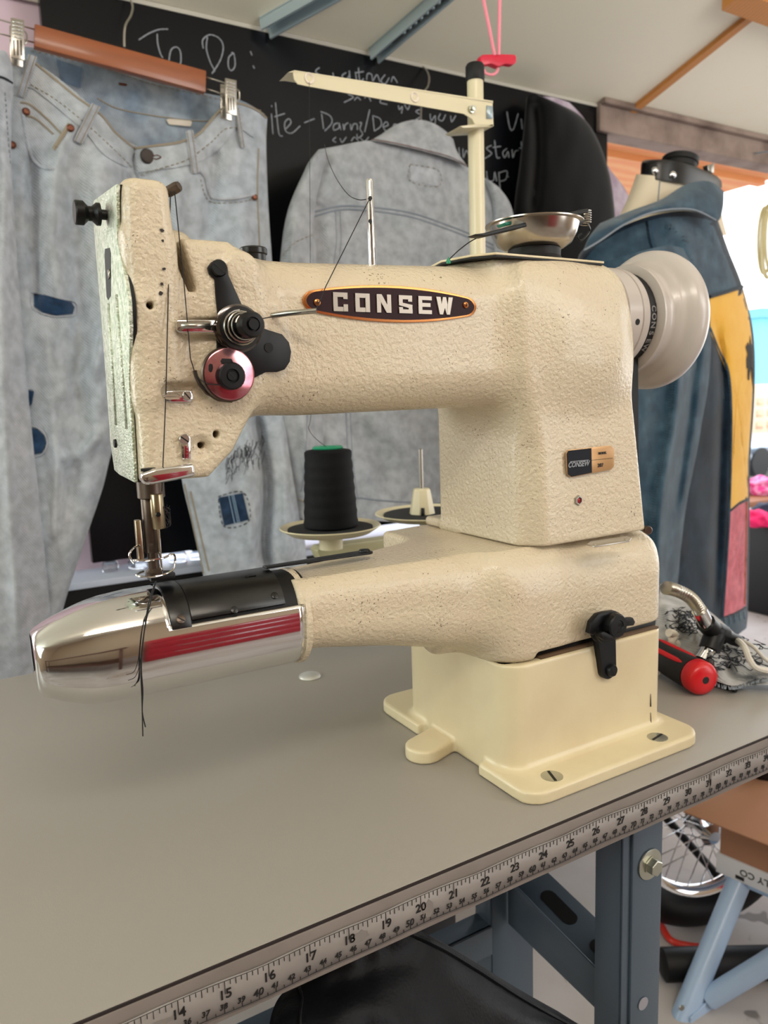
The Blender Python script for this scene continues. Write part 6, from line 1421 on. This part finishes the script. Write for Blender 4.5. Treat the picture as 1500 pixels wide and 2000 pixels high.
# bicycle wheel standing behind the table
WC = at(1375, 1500, y=0.50); WC.z = FLOOR+0.205; nrm = Vector((0.35, 1, 0.0)).normalized(); Rw = WC.z-FLOOR
WC.z = FLOOR+Rw; wh = thing('bicycle_wheel', 'bicycle wheel with silver rim and black tyre standing on the floor behind the table leg', 'wheel', (WC.x, WC.y, FLOOR))
def torus(name, R, prof, m, parent):
    return MB().lathe([(R+a, b) for a, b in prof], WC, nrm, 72, closed=True).build(name, m, parent, sharp=1.2)
rt_ = 0.034
torus('tyre', Rw-rt_, [(rt_*math.cos(t), rt_*math.sin(t)) for t in [k*PI/6 for k in range(12)]], M_dark, wh)
torus('rim', Rw-2*rt_-0.004, [(0.010, -0.013), (0.012, 0.013), (-0.006, 0.010), (-0.012, 0), (-0.006, -0.010)], M_chrome, wh)
MB().lathe([(0.0001, -0.04), (0.012, -0.04), (0.022, -0.03), (0.014, -0.02), (0.014, 0.02), (0.022, 0.03), (0.012, 0.04), (0.0001, 0.04)], WC, nrm, 24).build('hub', M_chrome, wh)
e1 = Vector((0, 0, 1)); e2 = nrm.cross(e1)
for k in range(28):
    a = k*2*PI/28; d = e1*math.cos(a)+e2*math.sin(a); a2 = a+0.5*(1 if k % 2 else -1); d2 = e1*math.cos(a2)+e2*math.sin(a2)
    MB().tube([WC+d2*0.020+nrm*0.028*(1 if k % 4 < 2 else -1), WC+d*(Rw-2*rt_-0.012)], 0.0012, 6).build('spoke', M_chrome, wh)

# cardboard box on a folding stool with pale blue legs
M_card = mat('brown_cardboard', (168, 122, 94), rough=0.85, bump=(80, 0.1, 3)); M_cardw = mat('white_printed_card', (216, 216, 220), rough=0.8)
M_sblue = mat('pale_blue_tube_paint', (166, 190, 220), rough=0.35, coat=0.2)
BYY = 0.30
c0 = at(1398, 1702, y=0.42); ang = math.radians(78)
d1 = Vector((math.cos(ang), -math.sin(ang), 0)); d2 = Vector((math.sin(ang), math.cos(ang), 0))
MX = Matrix(((d1.x, d2.x, 0, c0.x), (d1.y, d2.y, 0, c0.y), (0, 0, 1, c0.z), (0, 0, 0, 1)))
kz = (c0-CAM_LOC).dot(_f)/CAM_F
htr, hbx = 40*kz, 122*kz
bx = thing('cardboard_box', 'brown cardboard box in a white printed tray standing on the pale blue stool', 'box', tuple(MX @ Vector((0.12, 0.12, 0))))
MB().box((0.004, 0.004, 0.002), (0.236, 0.256, hbx), MX).build('carton', M_card, bx, bevel=0.0015)
MB().box((-0.045, -0.040, hbx), (0.25, 0.26, hbx+0.003), MX).build('lid_flap', M_card, bx, bevel=0.001)
MB().box((0, 0, 0), (0.24, 0.26, htr), MX).build('tray', M_cardw, bx, bevel=0.001)
mb = text_mesh('SUPPLY CO', 0.017, MX @ Vector((0.085, -0.0006, htr*0.55)), -d1, (0, 0, -1), 0.0003, 0.0002)
mb.box((0.035, -0.0008, htr*0.12), (0.050, -0.0002, htr*0.30), MX); mb.build('tray_print', M_ink, bx, smooth=False)
stl = thing('folding_stool', 'folding stool with pale blue tube legs under the cardboard box', 'stool', tuple((MX @ Vector((0.12, 0.12, 0))).to_2d())+(FLOOR,))
MB().box((0.01, 0.01, -0.014), (0.26, 0.25, -0.001), MX).build('seat', M_sblue, stl, bevel=0.003)
t1 = MX @ Vector((0.035, 0.02, -0.008)); a1 = at(1335, 1985, y=t1.y-0.02); e1_ = a1+(a1-t1)*1.6
MB().tube([t1, a1, e1_], 0.0195, 20).build('leg', M_sblue, stl)
a2 = at(1385, 1950, y=a1.y-0.015); t2 = at(1530, 1862, y=a1.y-0.10); MB().tube([t2+(t2-a2)*0.6, t2, a2], 0.0175, 20).build('leg', M_sblue, stl)
MB().prism([at(*p, y=a1.y-0.02) for p in ((1384, 1955), (1420, 1968), (1480, 2000), (1520, 2040), (1345, 2040), (1350, 1990))], (0, 0.004, 0)).build('gusset_plate', M_sblue, stl, bevel=0.001)
q = at(1331, 1968, y=a1.y-0.012); MB().lathe([(0.005, 0), (0.0045, 0.0018), (0.0001, 0.002)], q, (-0.3, -1, 0), 16).build('rivet', M_steel, stl)
# red cable and black tube on the floor
mb = MB(); mb.tube(catmull([Vector((*tuple(at(px, py, z=FLOOR+0.008))[:2], FLOOR+0.008)) for px, py in ((1270, 1780), (1288, 1800), (1310, 1836), (1350, 1848), (1400, 1852), (1480, 1866), (1560, 1880))], 8), 0.0065, 10)
o = mb.build('red_cable', mat('red_hose_rubber', (214, 56, 44), rough=0.35)); tag(o, 'red cable lying on the concrete floor behind the stool legs', 'cable')
a, b = at(1290, 1884, z=FLOOR+0.03), at(1500, 1880, z=FLOOR+0.03)
o = MB().tube([a, a+(b-a)*0.03, a+(b-a)*1.1], [0.018, 0.028, 0.028], 20).build('black_tube', M_dark); tag(o, 'thick black tube lying on the floor behind the pale blue legs', 'tube')
o = MB().prism([Vector((*tuple(at(*p, z=FLOOR))[:2], FLOOR+0.0005)) for p in ((1103, 1910), (1112, 1904), (1118, 1912), (1108, 1920))], (0, 0, 0.001)).build('paper_scrap', M_cardw); tag(o, 'tiny white paper scrap on the concrete floor between the table legs', 'paper')

# ============================================================ OUTSIDE, SEEN PAST THE DRESS FORM
def far_box(name, px0, px1, py0, py1, y, depth, m, label, cat, bev=0.01, parts=True):
    a = at(px0, py1, y=y); b = at(px1, py0, y=y); t = thing(name, label, cat, ((a.x+b.x)/2, y+depth/2, a.z))
    MB().box((a.x, y, a.z), (b.x, y+depth, b.z)).build('body', m, t, bevel=bev); return t, a, b
M_bluebl = mat('light_blue_cladding', (110, 178, 214), rough=0.7); M_sand = mat('sand_render', (226, 190, 160), rough=0.8); M_win = mat('window_dark', (90, 100, 112), rough=0.2)
t, a, b = far_box('blue_building', 1478, 1700, 628, 790, 8.0, 2.0, M_bluebl, 'pale blue building in the distance at the right edge of the picture', 'building', 0.02)
MB().box((a.x-0.1, 7.9, b.z), (b.x, 10.1, b.z+0.15)).build('roof', M_bluebl, t)
t, a, b = far_box('sand_wall', 1462, 1750, 742, 850, 6.0, 0.3, M_sand, 'sand coloured garden wall in front of the blue building', 'wall', 0.01)
for k in range(6):
    for j in range(3): MB().box((a.x+0.15+k*0.25, 5.985, a.z+0.08+j*0.16), (a.x+0.30+k*0.25, 6.0, a.z+0.17+j*0.16)).build('wall_block', mat('sand_block', (214, 172, 140), rough=0.9), t)
car, a, b = far_box('parked_car', 1462, 1720, 846, 905, 4.6, 1.6, mat('silver_car_paint', (190, 198, 206), rough=0.25, metal=0.3), 'pale silver parked car seen beyond the workshop opening', 'car', 0.05)
MB().box((a.x+0.04, 4.59, (a.z+b.z)/2+0.0), (a.x+0.5, 4.6, b.z-0.03)).build('side_window', M_win, car)
for dx in (0.2, 1.2): MB().lathe([(0.16, 0), (0.16, 0.1), (0.0001, 0.1)], (a.x+dx, 4.58, a.z), (0, 1, 0), 24).build('wheel', M_dark, car)
bn = thing('side_bench', 'wooden side bench by the opening, piled with cloth', 'bench', tuple(at(1520, 1100, y=1.9)))
a = at(1456, 982, y=1.9); zb2 = a.z
MB().box((a.x, 1.9, zb2-0.03), (a.x+1.0, 2.5, zb2)).build('bench_top', mat('bench_wood', (150, 92, 58), rough=0.6), bn, bevel=0.003)
for dx in (0.30, 0.93):
    for dy in (0.03, 0.53): MB().box((a.x+dx, 1.9+dy, FLOOR), (a.x+dx+0.05, 1.95+dy, zb2-0.03)).build('leg', M_dark, bn)
pb9 = at(1478, 980, y=2.0)
mb = MB(); o = MB().lathe([(0.0001, 0.0005), (0.045, 0.0005), (0.058, 0.08), (0.062, 0.13), (0.058, 0.13), (0.05, 0.02), (0.0001, 0.015)], (pb9.x-0.01, 2.12, zb2), (0, 0, 1), 28).build('grey_pot', mat('grey_pot_plastic', (172, 168, 172), rough=0.6)); tag(o, 'plain grey pot standing on the side bench', 'pot')
def pile(name, cx, cy, z, r, h, m, label, cat, seed):
    bm = bmesh.new(); bmesh.ops.create_icosphere(bm, subdivisions=4, radius=1.0)
    for v in bm.verts:
        n1 = mnoise.noise(v.co*1.6+Vector((seed, 0, 0)))+0.5*mnoise.noise(v.co*4+Vector((0, seed, 0))); k = 1+0.35*n1
        v.co = Vector((cx+v.co.x*r*k, cy+v.co.y*r*k, max(z+0.0006, z+h*0.45+v.co.z*h*0.6*k)))
    me = bpy.data.meshes.new(name); bm.to_mesh(me); bm.free(); o = link(name, me, m); tag(o, label, cat); return o
p1 = at(1492, 970, y=1.98); pile('pink_cloth', p1.x+0.03, 2.02, zb2, 0.07, 0.09, mat('hot_pink_cloth', (228, 60, 140), rough=0.8, var=(30, 1, (240, 190, 220))), 'pink and white crumpled cloth on the side bench', 'cloth', 3)
bin_x = at(1458, 1100, y=1.75)
bt_ = thing('storage_bin', 'black storage bin on the floor in front of the side bench', 'bin', (bin_x.x+0.25, 1.75, FLOOR)); zbt = at(1460, 1045, y=1.6).z
MB().box((bin_x.x, 1.55, FLOOR), (bin_x.x+0.5, 1.86, zbt)).build('tub', M_dark, bt_, bevel=0.01)
MB().box((bin_x.x-0.01, 1.54, zbt), (bin_x.x+0.51, 1.87, zbt+0.012)).build('lid', M_blackp, bt_, bevel=0.004)
p2 = at(1478, 1010, y=1.66); pile('magenta_cloth', p2.x, 1.66, zbt+0.0125, 0.055, 0.07, mat('magenta_cloth', (224, 20, 96), rough=0.8), 'magenta cloth bundle on top of the black bin', 'cloth', 5)
pile('navy_cloth', p2.x+0.14, 1.70, zbt+0.0125, 0.075, 0.08, mat('navy_cloth', (30, 34, 58), rough=0.8), 'navy cloth bundle on the black bin beside the magenta one', 'cloth', 8)
# coiled hose hanging at the right edge
hc = at(1502, 472, y=1.08); mb = MB(); P = []
for k in range(150):
    a = k/150*2*PI*4; r_ = 0.075+0.007*math.sin(k*0.23); P.append(hc+Vector((math.sin(a)*r_*0.42, -0.015+0.030*k/150, math.cos(a)*r_*1.35)))
mb.tube(P, 0.0045, 8); hs = thing('hose_coil', 'coiled cream hose hanging against the bright opening at the right edge', 'hose', tuple(hc)); mb.build('coil', mat('cream_hose', (206, 196, 150), rough=0.5), hs)
MB().tube([hc+Vector((0, -0.005, 0.10)), (hc.x, hc.y-0.005, 0.99), (hc.x, BY-0.01, 1.0)], 0.003, 8).build('hang_cord', M_stG, hs)

# ============================================================ BEHIND THE PHOTOGRAPHER, SEEN ONLY IN THE CHROME
cabt = thing('tool_cabinet', 'red tool cabinet behind the photographer, mirrored as a red band in the chrome arm cover', 'cabinet', (0.75, -2.0, FLOOR))
MB().box((0.30, -2.25, FLOOR), (1.15, -1.8, 0.18)).build('body', mat('red_cabinet_paint', (170, 28, 44), rough=0.4), cabt, bevel=0.01)
for k in range(4):
    dr = MB().box((0.33, -1.8, FLOOR+0.05+k*0.22), (1.12, -1.79, FLOOR+0.25+k*0.22)).build('drawer', mat('red_cabinet_paint', (170, 28, 44)), cabt, bevel=0.004)
    MB().box((0.55, -1.79, FLOOR+0.20+k*0.22), (0.90, -1.775, FLOOR+0.22+k*0.22)).build('handle', M_chrome, dr, bevel=0.003)
wbn = thing('wooden_bench', 'dark wooden bench behind the photographer, mirrored in the chrome arm cover', 'bench', (-1.0, -1.9, FLOOR))
MB().box((-2.0, -2.2, 0.05), (0.1, -1.5, 0.10)).build('bench_top', mat('dark_oak', (92, 58, 44), rough=0.6, wave=(8, 0.4, (60, 38, 30))), wbn, bevel=0.004)
for x in (-1.95, 0.0):
    for y in (-2.15, -1.6): MB().box((x, y, FLOOR), (x+0.06, y+0.06, 0.05)).build('leg', mat('dark_oak', (92, 58, 44)), wbn)
MB().box((-1.9, -2.1, -0.45), (0.0, -1.6, -0.42)).build('lower_shelf', mat('dark_oak', (92, 58, 44)), wbn)
